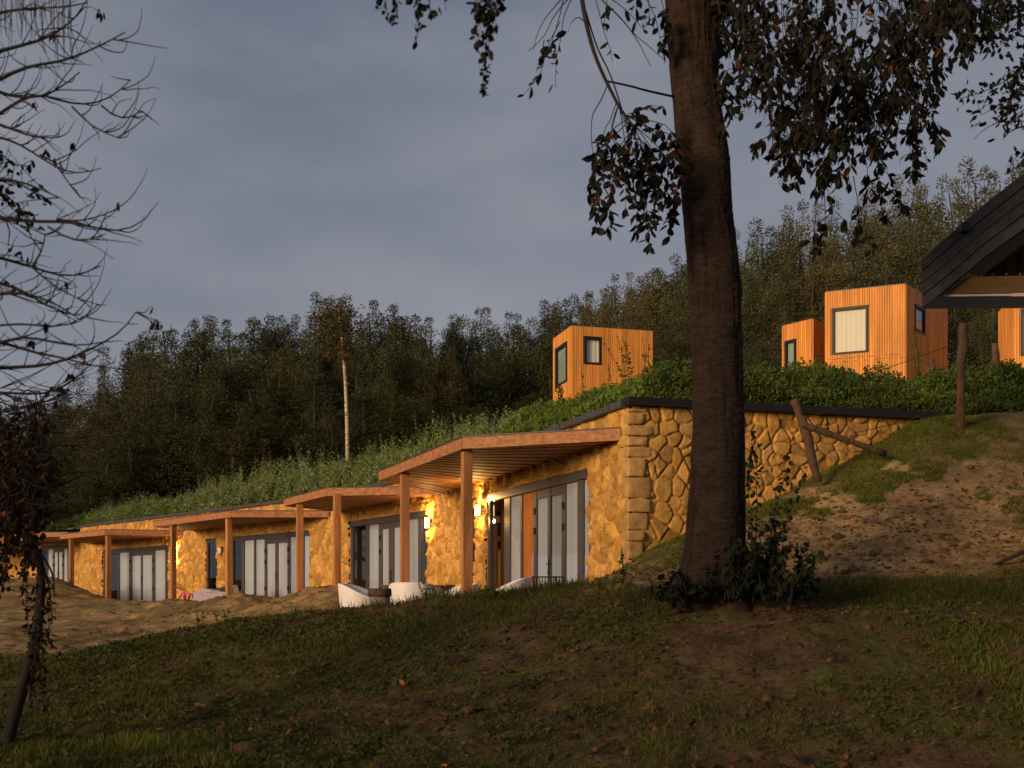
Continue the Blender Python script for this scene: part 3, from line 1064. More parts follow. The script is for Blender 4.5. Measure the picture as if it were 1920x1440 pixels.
extr(mb, [(1728, 579), (1752, 557), (2120, 553), (2120, 577)], .12, .01)
mb.build('fascia', M['black'], sh)
mb = MB()
extr(mb, [(1764, 551), (1804, 519), (2120, 512), (2120, 548)], .10, .16)
mb.build('beam', M['beam'], sh)
mb = MB()
extr(mb, [(1764, 556), (1764, 552.4), (2120, 548.4), (2120, 552)], .10, .17)
mb.build('beam_strip', M['lav'], sh)
mb = MB()
extr(mb, [(1806, 519), (1930, 424), (2120, 276), (2120, 512)], .05, .9)
for k in range(9):
    x = 1835 + k * 26
    extr(mb, [(x, 515), (x, 545 - (x - 1728) * .62 + 20), (x + 3, 545 - (x - 1728) * .62 + 20), (x + 3, 515)], .05, .84, (.4, .4, .4))
mb.build('inner_boarding', M['ply'], sh)
mb = MB()
for k in range(5):
    x = 1835 + 26 * k
    mb.tube([P(x, 514, YS + .30), P(x, 514, YS + .36)], .016, 8)
mb.build('bolt', M['zinc'], sh)
mb = MB()
pp = P(2030, 575, YS)
mb.box(pp[0] - .1, pp[0] + .1, YS + .1, YS + .3, -.5, pp[2])
mb.box(pp[0] + 2.2, pp[0] + 2.4, YS + 3.6, YS + 3.8, -.5, pp[2])
mb.build('post', M['fpost'], sh)
mb = MB()
kp = P(1808, 427, YS - .1)
mb.box(kp[0] - .05, kp[0] + .05, kp[1] - .05, kp[1] + .06, kp[2] - .05, kp[2] + .05)
mb.build('lamp_box', M['black'], sh)
for o in sh.children:
    o.location = -so

# ------------------------------------------------------------------ fence posts
def rough_post(name, label, pts, rad, group='old fence posts on the bank', seed=0, mt='fpost'):
    pts = np.array(pts, float)
    n = 14
    t = np.linspace(0, 1, n)
    pp = np.stack([np.interp(t, np.linspace(0, 1, len(pts)), pts[:, k]) for k in range(3)], 1)
    pp += np.random.default_rng(seed).normal(0, rad * .09, pp.shape)
    mb = MB()
    mb.tube(pp, rad * (1 + .12 * np.sin(t * 9 + seed)), 10)
    o = mb.build(name, M[mt], None, smooth=True, origin=pp[0])
    return tag(o, label, 'post', group)


rough_post('fence_post', 'tall round fence post standing at the top of the sandy bank', [P(1801, 812, 19), P(1802, 700, 19), P(1806, 607, 19)], .072, seed=1)
rough_post('fence_post', 'short fence post near the right edge, in front of dark trees', [P(1869, 760, 24), P(1866, 645, 24)], .075, seed=2)
rough_post('fence_post', 'short fence post in front of the taller cabin\'s shaded side', [P(1750, 765, 25), P(1748, 674, 25)], .07, seed=3)
rough_post('fence_post', 'leaning stump-like fence post against the rubble end wall', [P(1534, 905, 18.2), P(1508, 800, 18.2), P(1489, 750, 18.2)], .068, seed=4)
rough_post('fallen_log', 'bare log slanting from the leaning post down to the bank', [P(1500, 794, 18.05), P(1560, 815, 18.1), P(1660, 851, 18.3)], .05, None, seed=5)
for k, (a, b, c) in enumerate([((1495, 760, 18.2), (1650, 695, 18.6), (1804, 640, 19)), ((1530, 778, 18.2), (1660, 735, 18.6), (1803, 705, 19)), ((1804, 640, 19), (1835, 660, 21), (1866, 660, 24)), ((1600, 812, 18.2), (1700, 790, 18.6), (1802, 745, 19))]):
    mb = MB()
    mb.tube([P(*a), P(*b), P(*c)], .006, 5)
    tag(mb.build('fence_wire', M['wire'], origin=P(*a)), ['topmost fence wire running from the leaning post up to the tall post', 'middle fence wire between the leaning post and the tall post', 'fence wire from the tall post to the short post on its right', 'lowest fence wire sagging in front of the hedge to the tall post'][k], 'wire', 'fence wires')

# ------------------------------------------------------------------ terrace furniture
def tub_chair():
    mb = MB()
    seg = 40
    th = np.linspace(0, 2 * np.pi, seg, endpoint=False)
    rim = .58 + .26 * sstep(-.9, .95, np.cos(th))           # back (towards +x) high, front low
    rings = []
    for s in (0, .25, .5, .75, 1):
        r = .36 + .075 * s
        rings.append(np.stack([r * np.cos(th), r * .98 * np.sin(th), rim * s], 1))
    rings.append(np.stack([(.43) * np.cos(th), .425 * np.sin(th), rim + .012], 1))
    rings.append(np.stack([(.407) * np.cos(th), .40 * np.sin(th), rim + .004], 1))
    for s in (.8, .4, 0.0):
        r = .34 + .06 * s
        rings.append(np.stack([r * np.cos(th), r * np.sin(th), .41 + (np.maximum(rim, .42) - .41) * s], 1))
    rings.append(np.stack([.02 * np.cos(th), .02 * np.sin(th), np.full(seg, .40)], 1))
    V = np.concatenate(rings)
    i = np.arange(len(rings) - 1)[:, None] * seg
    j = np.arange(seg)[None, :]
    k = (j + 1) % seg
    mb.add(V, [np.stack([i + j, i + k, i + seg + k, i + seg + j], -1).reshape(-1, 4)])
    return mb


tub = tub_chair().build('tub_chair', M['white'], smooth=True)
ch = [(680, 20.6, -.70, math.pi * .95, 'white tub chair farthest left, its open side towards the stone planter'),
      (776, 19.9, -.69, -math.pi * .55, 'white tub chair seen from behind, right of the stone planter'),
      (852, 21.4, -.69, math.pi * .12, 'white tub chair half hidden behind the front canopy post'),
      (946, 18.4, -.62, math.pi * .03, 'white tub chair right of the front canopy post, low behind the bank')]
for k, (px, Y, z, rz, lb) in enumerate(ch):
    o = tub if k == 0 else tub.copy()
    if k: COL.objects.link(o)
    o.location = ((px - 960) / F * Y, Y, z)
    o.rotation_euler = (0, 0, rz)
    tag(o, lb, 'chair', 'white tub chairs on the terrace')

pt = empty('stone_planter', tuple(P(712, 1190, 18.6)), 'round grey concrete planter with a rough dark rim, between white chairs', 'planter')
mb = MB()
mb.lathe([(0, 0), (.145, 0), (.155, .1), (.168, .58), (.165, .60), (0, .60)], (0, 0, 0), 28)
mb.build('body', M['pot'], pt, smooth=True)
mb = MB()
mb.lathe([(.150, .602), (.186, .604), (.192, .66), (.184, .725), (.17, .735), (.135, .735), (.13, .68), (0, .68)], (0, 0, 0), 28)
mb.build('rim', M['potrim'], pt, smooth=True)

tb = empty('wooden_table', tuple(P(784, 1178, 22.4)), 'dark wooden terrace table behind the white chairs', 'table')
ft = Frame((-.62, 0), (.62, 0))
mb = MB()
for k in range(6):
    mb.box(-.64, .64, -.42 + k * .14, -.42 + k * .14 + .132, .74, .775, (random.uniform(.85, 1.2),) * 3)
mb.build('tabletop', M['dwood'], tb)
mb = MB()
mb.box(-.58, .58, -.36, .36, .64, .738)
mb.build('apron', M['dwood'], tb)
for sx in (-.59, .51):
    for sy in (-.37, .29):
        mb = MB()
        mb.box(sx, sx + .08, sy, sy + .08, -.3, .737)
        mb.build('leg', M['dwood'], tb)
tb.rotation_euler = (0, 0, R(-8))
tb.location.z = .135 - .775


def metal_chair(loc, rz, label):
    e = empty('slatted_chair', loc, label, 'chair', 'black slatted metal chairs')
    e.rotation_euler = (0, 0, rz)
    mb = MB()
    for k in range(9):
        x = -.22 + k * .055
        mb.box(x - .009, x + .009, -.22, .22, .44, .455)
    mb.build('seat', M['black'], e)
    mb = MB()
    for k in range(11):
        x = -.24 + k * .048
        mb.tube([(x, .22, .45), (x, .25, .62), (x, .29, .80)], .008, 5)
    mb.tube([(-.26, .29, .80), (.26, .29, .80)], .013, 6)
    mb.build('backrest', M['black'], e)
    for s in (-.26, .26):
        mb = MB()
        mb.tube([(s, -.22, .64), (s, .1, .66), (s, .29, .80)], .013, 6)
        mb.tube([(s, -.22, .64), (s, -.24, .0)], .013, 6)
        mb.build('armrest', M['black'], e)
        mb = MB()
        mb.tube([(s, .24, .0), (s, .22, .45)], .013, 6)
        mb.build('leg', M['black'], e)
    return e


metal_chair(tuple(P(898, 1186, 22.2)), R(200), 'black slatted metal chair just right of the front canopy post')
metal_chair(tuple(P(924, 1182, 22.6)), R(95), 'black slatted metal chair with curved arm, before the dark door edge')
metal_chair(tuple(P(1032, 1172, 19.6)), R(170), 'black slatted metal chair at the double door of the nearest house')

# things on the third house's terrace
sf = empty('garden_sofa', tuple(P(404, 1134, 37.3)), 'lavender-grey garden sofa with a white throw, beside a canopy post', 'sofa')
mb = MB()
mb.box(-.62, .62, -.35, .35, .05, .40)
mb.box(-.62, .62, .22, .38, .41, .50)
mb.build('base', M['lav'], sf)
mb = MB()
us = np.linspace(0, 1, 14)
vs = np.linspace(-.37, .37, 9)
U_, V_ = np.meshgrid(us, vs)
mb.add(np.stack([-.1 + U_ * .78, V_, .47 + .14 * sstep(.1, .8, U_) + .02 * np.sin(V_ * 17 + U_ * 5) - .25 * sstep(.93, 1, U_)], -1).reshape(-1, 3),
       [np.stack([np.arange(8)[:, None] * 14 + np.arange(13), np.arange(8)[:, None] * 14 + np.arange(13) + 1, np.arange(1, 9)[:, None] * 14 + np.arange(13) + 1, np.arange(1, 9)[:, None] * 14 + np.arange(13)], -1).reshape(-1, 4)])
mb.build('throw', M['white'], sf, smooth=True)
mb = MB()
mb.tube([P(322, 1097, 38.0), P(345, 1107, 37.7), P(372, 1121, 37.2)], .022, 6)
mb.tube([P(333, 1128, 37.9), P(345, 1107, 37.7), P(337, 1096, 37.5)], .016, 6)
tag(mb.build('clothes_pole', M['dwood'], smooth=True, origin=P(345, 1107, 37.7)), 'slanting dark pole beside the canopy post, with cloths hung over it', 'pole')


def cloth(name, label, px0, px1, py0, py1, Y, mt):
    mb = MB()
    n, m = 10, 9
    U_, V_ = np.meshgrid(np.linspace(0, 1, n), np.linspace(0, 1, m))
    pts = P(px0, py0, Y)[None] * 1
    p00, p10 = P(px0, py0, Y), P(px1, py0 + (px1 - px0) * .4, Y)
    hgt = (py1 - py0) / F * Y
    pos = p00 + (p10 - p00) * U_[..., None] * (1 - .25 * V_[..., None])
    pos[..., 2] -= hgt * V_ * (.7 + .5 * np.sin(U_ * 3.1))
    pos[..., 1] -= .04 + .05 * np.sin(U_ * 11) * V_
    i_ = np.arange(m - 1)[:, None] * n
    j_ = np.arange(n - 1)[None]
    mb.add(pos.reshape(-1, 3), [np.stack([i_ + j_, i_ + n + j_, i_ + n + j_ + 1, i_ + j_ + 1], -1).reshape(-1, 4)])
    return tag(mb.build(name, M[mt], smooth=True, origin=p00), label, 'towel')


cloth('towel', 'pink towel hanging over the slanting pole', 343, 360, 1106, 1122, 37.5, 'pink')
cloth('towel', 'dark red-brown cloth hung on the pole beside the pink towel', 360, 374, 1112, 1121, 37.3, 'dwood')
mb = MB()
mb.lathe([(0, .10), (.07, .098), (.125, .075), (.15, .035), (.14, -.04), (0, -.05)], (0, 0, 0), 20)
o = mb.build('white_bowl', M['white'], smooth=True)
o.location = P(267, 1131, 38.4)
tag(o, 'small white rounded bowl lying on the earth before the fourth house', 'bowl')

# ------------------------------------------------------------------ leaf helpers
def rdir(n, g=rng):
    v = g.normal(0, 1, (n, 3))
    return v / np.linalg.norm(v, axis=1)[:, None]


def tints(n, base, sp=.25, warm=0.0, g=rng, alt=None, frac=0.0):
    t = np.array(base)[None] * g.uniform(1 - sp, 1 + sp, (n, 1)) * g.uniform(.92, 1.08, (n, 3))
    if alt is not None:
        k = g.random(n) < frac
        t[k] = np.array(alt) * g.uniform(.7, 1.3, (k.sum(), 1))
    return t


# ------------------------------------------------------------------ forest
def tree_proto(seed, Ht, Rm, spires, mt, label, cat, group, tnt, leaf=.145, low=.02, nl=125):
    g = np.random.default_rng(seed)
    e = empty('forest_tree', (0, 0, 0), label, cat, group)
    tm = MB()
    lean = g.normal(0, .25, 2)
    zs = np.linspace(0, Ht * .93, 9)
    tp = np.stack([lean[0] * zs / Ht * 2 + .12 * np.sin(zs), lean[1] * zs / Ht * 2 + .12 * np.cos(zs * 1.3), zs], 1)
    tm.tube(tp, np.interp(zs, [0, Ht], [.19, .02]), 7)
    cl = []
    for k in range(spires):                          # rising limbs, each with its own plume
        an = k * 2.4 + g.uniform(-.4, .4)
        h0 = Ht * g.uniform(.10, .55)
        rr = Rm * g.uniform(.35, .95)
        h1 = min(Ht * g.uniform(.97, 1.0) if k < 2 else Ht * g.uniform(.62, .95), Ht)
        b0 = np.array([np.interp(h0, zs, tp[:, 0]), np.interp(h0, zs, tp[:, 1]), h0])
        rr2 = rr * (1.0 - .75 * (h1 / Ht) ** 3)
        b1 = np.array([b0[0] + rr * math.cos(an) * .7, b0[1] + rr * math.sin(an) * .7, h0 + (h1 - h0) * .4])
        b2 = np.array([b0[0] + rr2 * math.cos(an), b0[1] + rr2 * math.sin(an), h1])
        tm.tube([b0, b1, b2], [.06, .04, .012], 5)
        m = int(5 + (h1 - h0) * 1.15)
        for q in range(m):
            s = (q + g.uniform(0, 1)) / m
            c = (b0 * (1 - s) ** 2 + 2 * b1 * s * (1 - s) + b2 * s * s)
            rad = np.interp(s, [0, .3, .7, 1], [.7, 1.0, .85, .34]) * g.uniform(.7, 1.2)
            c = c + g.normal(0, .25, 3) * rad * np.array([1, 1, .4])
            cl.append((*c, rad))
    m = int(Ht * 4.6)
    for q in range(m):                                # skirt and inner clumps
        h = Ht * g.uniform(low, .86)
        an = g.uniform(0, 6.28)
        rr = Rm * math.sqrt(g.random()) * np.interp(h / Ht, [0, .15, .45, .7, .86], [.8, 1.05, 1.0, .8, .45])
        cl.append((rr * math.cos(an), rr * math.sin(an), h, g.uniform(.5, 1.1)))
    tm.build('trunk', M['ftrunk'], e, smooth=True)
    cl = np.array(cl)
    cm = MB()
    per = nl
    n = len(cl) * per
    u = rdir(n, g)
    rad = np.repeat(cl[:, 3], per) * g.random(n) ** .45
    c = np.repeat(cl[:, :3], per, 0) + u * rad[:, None] * np.array([.9, .9, 1.1])
    c[:, 2] = np.maximum(c[:, 2], .15)
    ct = np.repeat(tints(len(cl), tnt, .28, g=g), per, 0) * g.uniform(.86, 1.14, (n, 1))
    dd = u + rdir(n, g) * .8 + np.array([0, 0, .35])
    cm.leaves(c, dd, rdir(n, g), leaf * g.uniform(.6, 1.25, n), leaf * .55 * g.uniform(.7, 1.2, n), ct, .1)
    cm.build('crown', M[mt], e)
    return e


GF = 'trees of the dark wood behind the turf roofs'
GF2 = 'tall olive trees of the wood behind the timber cabins'
LB1 = 'dark green tree in the dense wood behind the turf-roofed houses'
LB2 = 'tall olive-green tree in the wood behind the timber cabins'
dark_p = [tree_proto(100 + k, 13.0, 2.5 + .25 * (k % 3), 8 + k % 4, 'forest', LB1, 'tree', GF, [(1, 1, 1), (.9, 1.0, .85), (1.15, .98, .9), (.8, .9, .9), (1.1, 1.1, .85)][k]) for k in range(5)]
olive_p = [tree_proto(200 + k, 14.0, 2.6 + .2 * (k % 3), 8 + k % 3, 'forest2', LB2, 'tree', GF2, [(1, 1, 1), (.85, .95, .95), (1.2, 1.05, .8), (.75, .85, .9)][k], low=.10, nl=105) for k in range(4)]
SKY1 = [(-80, 800), (-20, 770), (50, 760), (110, 745), (150, 720), (190, 655), (240, 640), (300, 600), (350, 598), (400, 580), (440, 590), (490, 578), (525, 602), (575, 560), (620, 565), (660, 552), (700, 565), (740, 556), (795, 598), (840, 578), (890, 592), (935, 582), (985, 590), (1040, 548), (1085, 562), (1130, 548), (1180, 520), (1225, 500), (1270, 490), (1330, 470), (1400, 440)]
SKY2 = [(1120, 545), (1180, 508), (1240, 492), (1300, 470), (1345, 450), (1395, 425), (1450, 400), (1505, 372), (1560, 378), (1620, 345), (1665, 325), (1720, 345), (1765, 330), (1810, 300), (1860, 305), (1910, 315), (1970, 300), (2040, 300)]
used = {}
s1x, s1y = zip(*SKY1)
s2x, s2y = zip(*SKY2)
g = np.random.default_rng(77)


def plant(protos, px, ytop, Y, wf=1.0):
    x = (px - 960) / F * Y
    zb = float(hz(x, Y)) - .3
    H = (HZ - ytop) / F * Y - zb
    k = int(g.integers(len(protos)))
    pr = protos[k]
    base = 13.0 if pr in dark_p else 14.0
    sz = H / base
    sx = (.55 * sz + .5) * wf * g.uniform(.9, 1.15)
    if pr.name not in used:
        used[pr.name] = 1
        o = pr
        o.location = (x, Y, zb)
        o.rotation_euler = (0, 0, g.uniform(0, 6.28))
        o.scale = (sx, sx, sz)
    else:
        o = copy_thing(pr, (x, Y, zb), g.uniform(0, 6.28), sx, sz)
    return o


px = -330
while px < 1330:
    plant(dark_p, px + g.uniform(-8, 8), np.interp(px, s1x, s1y) + g.uniform(-6, 10), 74 + g.uniform(-4, 8))
    px += 46
px = -320
while px < 1360:
    plant(dark_p, px + g.uniform(-14, 14), np.interp(px, s1x, s1y) + g.uniform(45, 95), 66 + g.uniform(-3, 3))
    px += 72
px = -60
while px < 1300:
    plant(dark_p, px + g.uniform(-20, 20), np.interp(px, s1x, s1y) + g.uniform(110, 170), 60 + g.uniform(-2, 3), 1.05)
    px += 95
px = -80
while px < 900:
    plant(dark_p, px + g.uniform(-16, 16), np.interp(px, s1x, s1y) + g.uniform(170, 215), 57 + g.uniform(-1, 1), 1.3)
    px += 62
px = 1130
while px < 2040:
    plant(olive_p, px + g.uniform(-8, 8), np.interp(px, s2x, s2y) + g.uniform(-8, 10), 70 + g.uniform(-4, 8))
    px += 50
px = 1200
while px < 2040:
    plant(olive_p, px + g.uniform(-14, 14), np.interp(px, s2x, s2y) + g.uniform(50, 110), 61 + g.uniform(-3, 3))
    px += 92
px = 1260
while px < 2000:
    plant(olive_p, px + g.uniform(-18, 18), np.interp(px, s2x, s2y) + g.uniform(190, 240), 56 + g.uniform(-2, 2), .9)
    px += 150

# unseen trees added behind the viewpoint to shade the near bank from the low sun
sdir = np.array([math.sin(R(SUN_ROT)), math.cos(R(SUN_ROT))])
sper = np.array([-sdir[1], sdir[0]])
for k in range(8):
    q = sdir * (25 + g.uniform(-1.5, 1.5)) + sper * (-6.0 + (k - 3.5) * 2.7)
    o = copy_thing(dark_p[k % 5], (q[0], q[1], -1.9), g.uniform(0, 6.28), .62, .55 * g.uniform(.88, 1.08))
    tag(o, 'unseen tree added behind the viewpoint, outside the picture, shading the near bank', 'tree', 'added shade trees behind the viewpoint')

# birch standing in front of the wood
bx = P(652, 875, 50)
bt = empty('birch_tree', tuple(bx), 'slim birch with pale bare trunk in front of the dark wood', 'tree')
mb = MB()
pts = np.array([P(652, 885, 50), P(651, 800, 50), P(648, 720, 50), P(643, 650, 50), P(638, 610, 50), P(634, 575, 50)]) - bx
t = np.linspace(0, 1, 40)
pp = np.stack([np.interp(t, np.linspace(0, 1, 6), pts[:, k]) for k in range(3)], 1)
mb.tube(pp, np.interp(t, [0, .7, 1], [.092, .06, .012]), 9)
mb.build('trunk', M['birch'], bt, smooth=True)
mb = MB()
for (a, b, c) in [((650, 760), (635, 740), (618, 712)), ((652, 835), (662, 815), (680, 795)), ((648, 745), (662, 740), (672, 728)), ((641, 640), (650, 620), (655, 590)), ((640, 630), (628, 610), (618, 580)), ((645, 680), (655, 660), (668, 640)), ((643, 660), (630, 645), (622, 625))]:
    mb.tube([P(*a, 50) - bx, P(*b, 49.8) - bx, P(*c, 49.6) - bx], [.022, .016, .006], 5)
mb.build('branches', M['twig'], bt)
mb = MB()
n = 2600
c = np.stack([rng.normal(638, 19, n), 570 + 105 * rng.random(n) ** .8, np.zeros(n)], 1)
c[:, 0] += (c[:, 1] - 620) * .03
cc = np.array([P(a, b, 50 + rng.normal(0, .5)) for a, b, _ in c]) - bx
mb.leaves(cc, rdir(n) + np.array([0, 0, -.3]), rdir(n), .13 * rng.uniform(.6, 1.2, n), .08, tints(n, (1.05, .8, .7), .3), .1)
mb.build('crown', M['forest'], bt)

# ------------------------------------------------------------------ vegetation on the roofs
def hill_pts(n, s0, s1, tmax, tpow=1.0):
    """random points on the hill behind the roof edge: s along the front line index range, t metres back"""
    s = rng.uniform(s0, s1, n)
    i0 = np.floor(s).astype(int)
    f = (s - i0)[:, None]
    p = fr[i0] * (1 - f) + fr[np.minimum(i0 + 1, len(fr) - 1)] * f
    d = back[i0] - fr[i0]
    d = d / np.linalg.norm(d, axis=1)[:, None]
    t = .12 + tmax * rng.random(n) ** tpow
    q = p + d * t[:, None]
    return q, t


idx_of = lambda q: int(np.argmin(np.linalg.norm(fr - q[None], axis=1)))
iE, i0_, i1_, i2_, i3_, i4_ = idx_of(END), idx_of(W[0]), idx_of(W[1]), idx_of(W[2]), idx_of(W[3]), idx_of(W[4])
rg = MB()


def cover(n, sa, sb, tmax, leaf, hgt, col, tp=1.6):
    q, t = hill_pts(n, sa, sb, tmax, tp)
    clump = fbm(q[:, 0] * 1.3, q[:, 1] * 1.3, 6.0, 3)
    h = hgt * (0.35 + .65 * sstep(0, .9, t)) * (.7 + 2.6 * clump)
    z = hz(q[:, 0], q[:, 1]) + np.maximum(h, .03) * rng.random(n) ** .6
    d = rdir(n) + np.array([0, 0, .5])
    tn = tints(n, col, .3) * (1 + 1.2 * fbm(q[:, 0] * .8, q[:, 1] * .8, 9.0, 3)[:, None])
    rg.leaves(np.c_[q, z], d, rdir(n), leaf * rng.uniform(.6, 1.3, n), leaf * .62, np.clip(tn, .05, 3), .15)


cover(60000, iE - 6, i0_, 5.0, .065, .55, (.58, .62, .5))
cover(30000, iE - 20, iE, 6.0, .08, .55, (.5, .6, .5))
cover(26000, iE - 6, i0_, 14.0, .10, .45, (.85, .95, .75), 1.0)
cover(52000, i0_, i1_, 9.0, .075, .33, (1.0, 1.12, .8))
cover(60000, i1_, i4_, 7.0, .10, .42, (.95, 1.02, .85))
cover(9000, i4_, len(fr) - 6, 6.0, .14, .4, (.6, .7, .6))
tag(rg.build('roof_plants', M['roofgreen']), 'low green plants and clover covering the turf roofs', 'turf', kind='stuff')

# tall feathery weeds
rw = MB()


def weeds(n, sa, sb, tmax, hgt, col):
    q, t = hill_pts(n, sa, sb, tmax, 1.2)
    H = hgt * rng.uniform(.45, 1.15, n) * (.5 + .5 * sstep(.1, .9, t)) * (.75 + 2.0 * fbm(q[:, 0] * .55, q[:, 1] * .55, 3.0, 3))
    H = np.maximum(H, .15)
    z = hz(q[:, 0], q[:, 1])
    lean = rng.normal(0, .12, (n, 2))
    m = 20
    s = np.tile(np.linspace(.12, 1, m), n)
    rp = lambda a: np.repeat(a, m, 0)
    c = np.c_[rp(q) + rp(lean) * (s * s)[:, None] * rp(H)[:, None], rp(z) + s * rp(H)]
    c[:, :2] += rng.normal(0, .02, (n * m, 2))
    d = rdir(n * m) * np.array([1, 1, .4]) + np.array([0, 0, .55])
    ln = .20 * (1.15 - .8 * s) * rng.uniform(.7, 1.3, n * m)
    rw.leaves(c, d, rdir(n * m), ln, ln * .36, np.repeat(tints(n, col, .2), m, 0) * rng.uniform(.8, 1.2, (n * m, 1)), .1)
    # stems
    th = .006
    b = np.c_[q, z]
    tip = np.c_[q + lean * H[:, None], z + H]
    rw.leaves(b, tip - b, np.tile([[1.0, 0, 0]], (n, 1)), H, th * 2, tints(n, np.array(col) * .8, .1))


weeds(800, i1_ - 10, i2_ + 1, 3.2, 1.2, (1.65, 1.5, 2.3))
weeds(850, i2_, i3_, 3.2, 1.3, (1.65, 1.5, 2.4))
weeds(700, i3_, i4_ - 2, 3.0, 1.2, (1.55, 1.45, 2.3))
weeds(220, i4_ - 2, i4_ + 30, 3.0, .6, (.6, .7, .7))
weeds(260, i0_ + 8, i1_ - 6, 6.0, .45, (1.0, 1.05, .8))
tag(rw.build('roof_weeds', M['roofgreen']), 'tall feathery green weeds growing behind the roof edge', 'weeds', kind='stuff')


def weed_plant(px, py, Y, H, label, bushy=1.0, col=(.7, .75, .6), leaf=.10, group='tall weeds on the turf'):
    b = P(px, py, Y)
    e = empty('weed_plant', tuple(b), label, 'weed', group)
    mb = MB()
    lm = MB()
    ns = max(1, int(2 * bushy))
    for k in range(ns):
        tip = np.array([rng.normal(0, .10 * H * bushy), rng.normal(0, .1 * H), H * rng.uniform(.75, 1.0)])
        base = np.array([rng.normal(0, .04), rng.normal(0, .04), -.25])
        t = np.linspace(0, 1, 6)[:, None]
        pts = base * (1 - t) + tip * t
        pts[:, 0] += .05 * H * np.sin(t[:, 0] * 3)
        mb.tube(pts, np.linspace(.010, .004, 6), 5)
        m = int(16 + 14 * H)
        s = rng.uniform(.2, 1, m)
        c = np.stack([np.interp(s, t[:, 0], pts[:, q]) for q in range(3)], 1)
        d = rdir(m) * np.array([1, 1, .4]) + np.array([0, 0, .2])
        ln = leaf * rng.uniform(.6, 1.3, m) * (1.3 - .7 * s)
        lm.leaves(c, d, rdir(m), ln, ln * .55, tints(m, col, .3), .15, True)
    mb.build('stem', M['twig'], e)
    lm.build('leaves', M['roofgreen'], e)
    return e


for a in [
    (1090, 748, 33, 1.0, 'dark weed before the small timber cube, below its framed window', .7),
    (1143, 738, 33, 1.0, 'middle weed stalk in front of the small timber cube', .7),
    (1180, 725, 32, 1.45, 'tall bushy weed against the right of the small timber cube', 2.2),
    (1205, 715, 32, 1.2, 'seed-headed weed at the right edge of the small timber cube', 1.4),
    (1052, 762, 31, .7, 'broad-leaved weed at the left foot of the small timber cube', 2.0),
    (1480, 712, 30, .55, 'short weed before the low cabin\'s green window', 1.2),
    (1537, 712, 29, .85, 'pointed dark weed where the low cabin meets the taller one', 1.3),
    (1597, 716, 29, .4, 'small weed below the left of the square cream window', 1.0),
    (1624, 718, 29, .5, 'small upright weed under the right of the square cream window', 1.0),
    (1664, 722, 29, .38, 'small weed near the shaded corner of the taller cabin', .8),
    (1722, 735, 30, 1.6, 'thin reddish sapling in front of the taller cabin\'s shaded side', 1.8),
    (1255, 708, 31, .7, 'leafy green plant on the turf just left of the big trunk', 2.6),
    (815, 848, 33, 1.0, 'tallest yellow-tipped weed on the roof edge above the large canopy', 2.5),
]:
    weed_plant(*a[:3], a[3], a[4], a[5])

# ------------------------------------------------------------------ grass, weeds and litter on the near ground
gr = MB()


def near_pts(n, x0, x1, y0, y1):
    x, y = rng.uniform(x0, x1, n), y0 + (y1 - y0) * rng.random(n) ** 1.0
    keep = np.abs(x) < (y * 0.5 + 1.5)
    return x[keep], y[keep]


def blades(n, x0, x1, y0, y1, thr, hgt, wd, col, sandlim=.5, lo=0.0):
    x, y = near_pts(n, x0, x1, y0, y1)
    cl = fbm(x * .7, y * .7, 2.9, 4) + .5 * fbm(x * 2.6, y * 2.6, 7.7, 3)
    sd_, mo, _ = zone_weights(x, y)
    k = (cl > thr + rng.normal(0, .06, len(x))) & ((sd_ < sandlim) | (mo > .22)) & (sd_ >= lo)
    x, y, cl = x[k], y[k], cl[k]
    m = len(x)
    z = tz(x, y) - .01
    h = hgt * rng.uniform(.4, 1.2, m) * (.7 + 1.2 * np.clip(cl - thr, 0, .5))
    d = np.c_[rng.normal(0, .45, (m, 2)), np.ones(m)]
    gr.leaves(np.c_[x, y, z], d, rdir(m) * np.array([1, 1, .1]), h, wd, tints(m, col, .35, alt=(2.2, 1.45, 1.1), frac=.2), .25)


def rosettes(n, x0, x1, y0, y1, thr, leaf, col):
    x, y = near_pts(n, x0, x1, y0, y1)
    cl = fbm(x * .9 + 30, y * .9, 4.9, 4) + .4 * fbm(x * 3, y * 3, 1.7, 3)
    sd_, mo, _ = zone_weights(x, y)
    k = (cl > thr) & (sd_ < .5)
    x, y = x[k], y[k]
    m = len(x)
    per = 5
    X_, Y_ = np.repeat(x, per) + rng.normal(0, .035, m * per), np.repeat(y, per) + rng.normal(0, .035, m * per)
    z = tz(X_, Y_) + .005
    d = rdir(m * per) * np.array([1, 1, .3]) + np.array([0, 0, .45])
    ln = leaf * rng.uniform(.5, 1.3, m * per)
    gr.leaves(np.c_[X_, Y_, z], d, rdir(m * per), ln, ln * .55, np.repeat(tints(m, col, .35), per, 0), .2)


blades(150000, -6, 7, 8.4, 17, .10, .10, .008, (1.4, 1.45, 1.05))
blades(70000, -6, 7, 8.4, 16, .20, .18, .009, (1.55, 1.7, 1.15))
blades(30000, -11, 0, 16, 24, .03, .12, .010, (.8, .95, .7))
rosettes(11000, -6, 7, 8.4, 18, .06, .055, (.95, 1.05, .85))
rosettes(9000, -10, 0, 15, 24, .0, .06, (.9, 1.0, .75))
rosettes(40000, -6, 7, 8.4, 18, -.02, .024, (1.15, 1.1, .85))
rosettes(22000, -9, 0, 14, 24, -.02, .035, (1.1, 1.1, .8))
blades(120000, 1.5, 8, 15, 19.8, -.12, .07, .010, (1.4, 1.8, .75), sandlim=.0, lo=.3)
blades(60000, -12, -1, 21, 38, .02, .09, .014, (1.3, 1.4, .9), sandlim=.0, lo=.3)
blades(260000, -6, 7, 8.4, 18, -.08, .036, .006, (1.4, 1.4, .95))
blades(60000, -8, 1, 14, 24, -.06, .05, .009, (1.5, 1.5, 1.0))
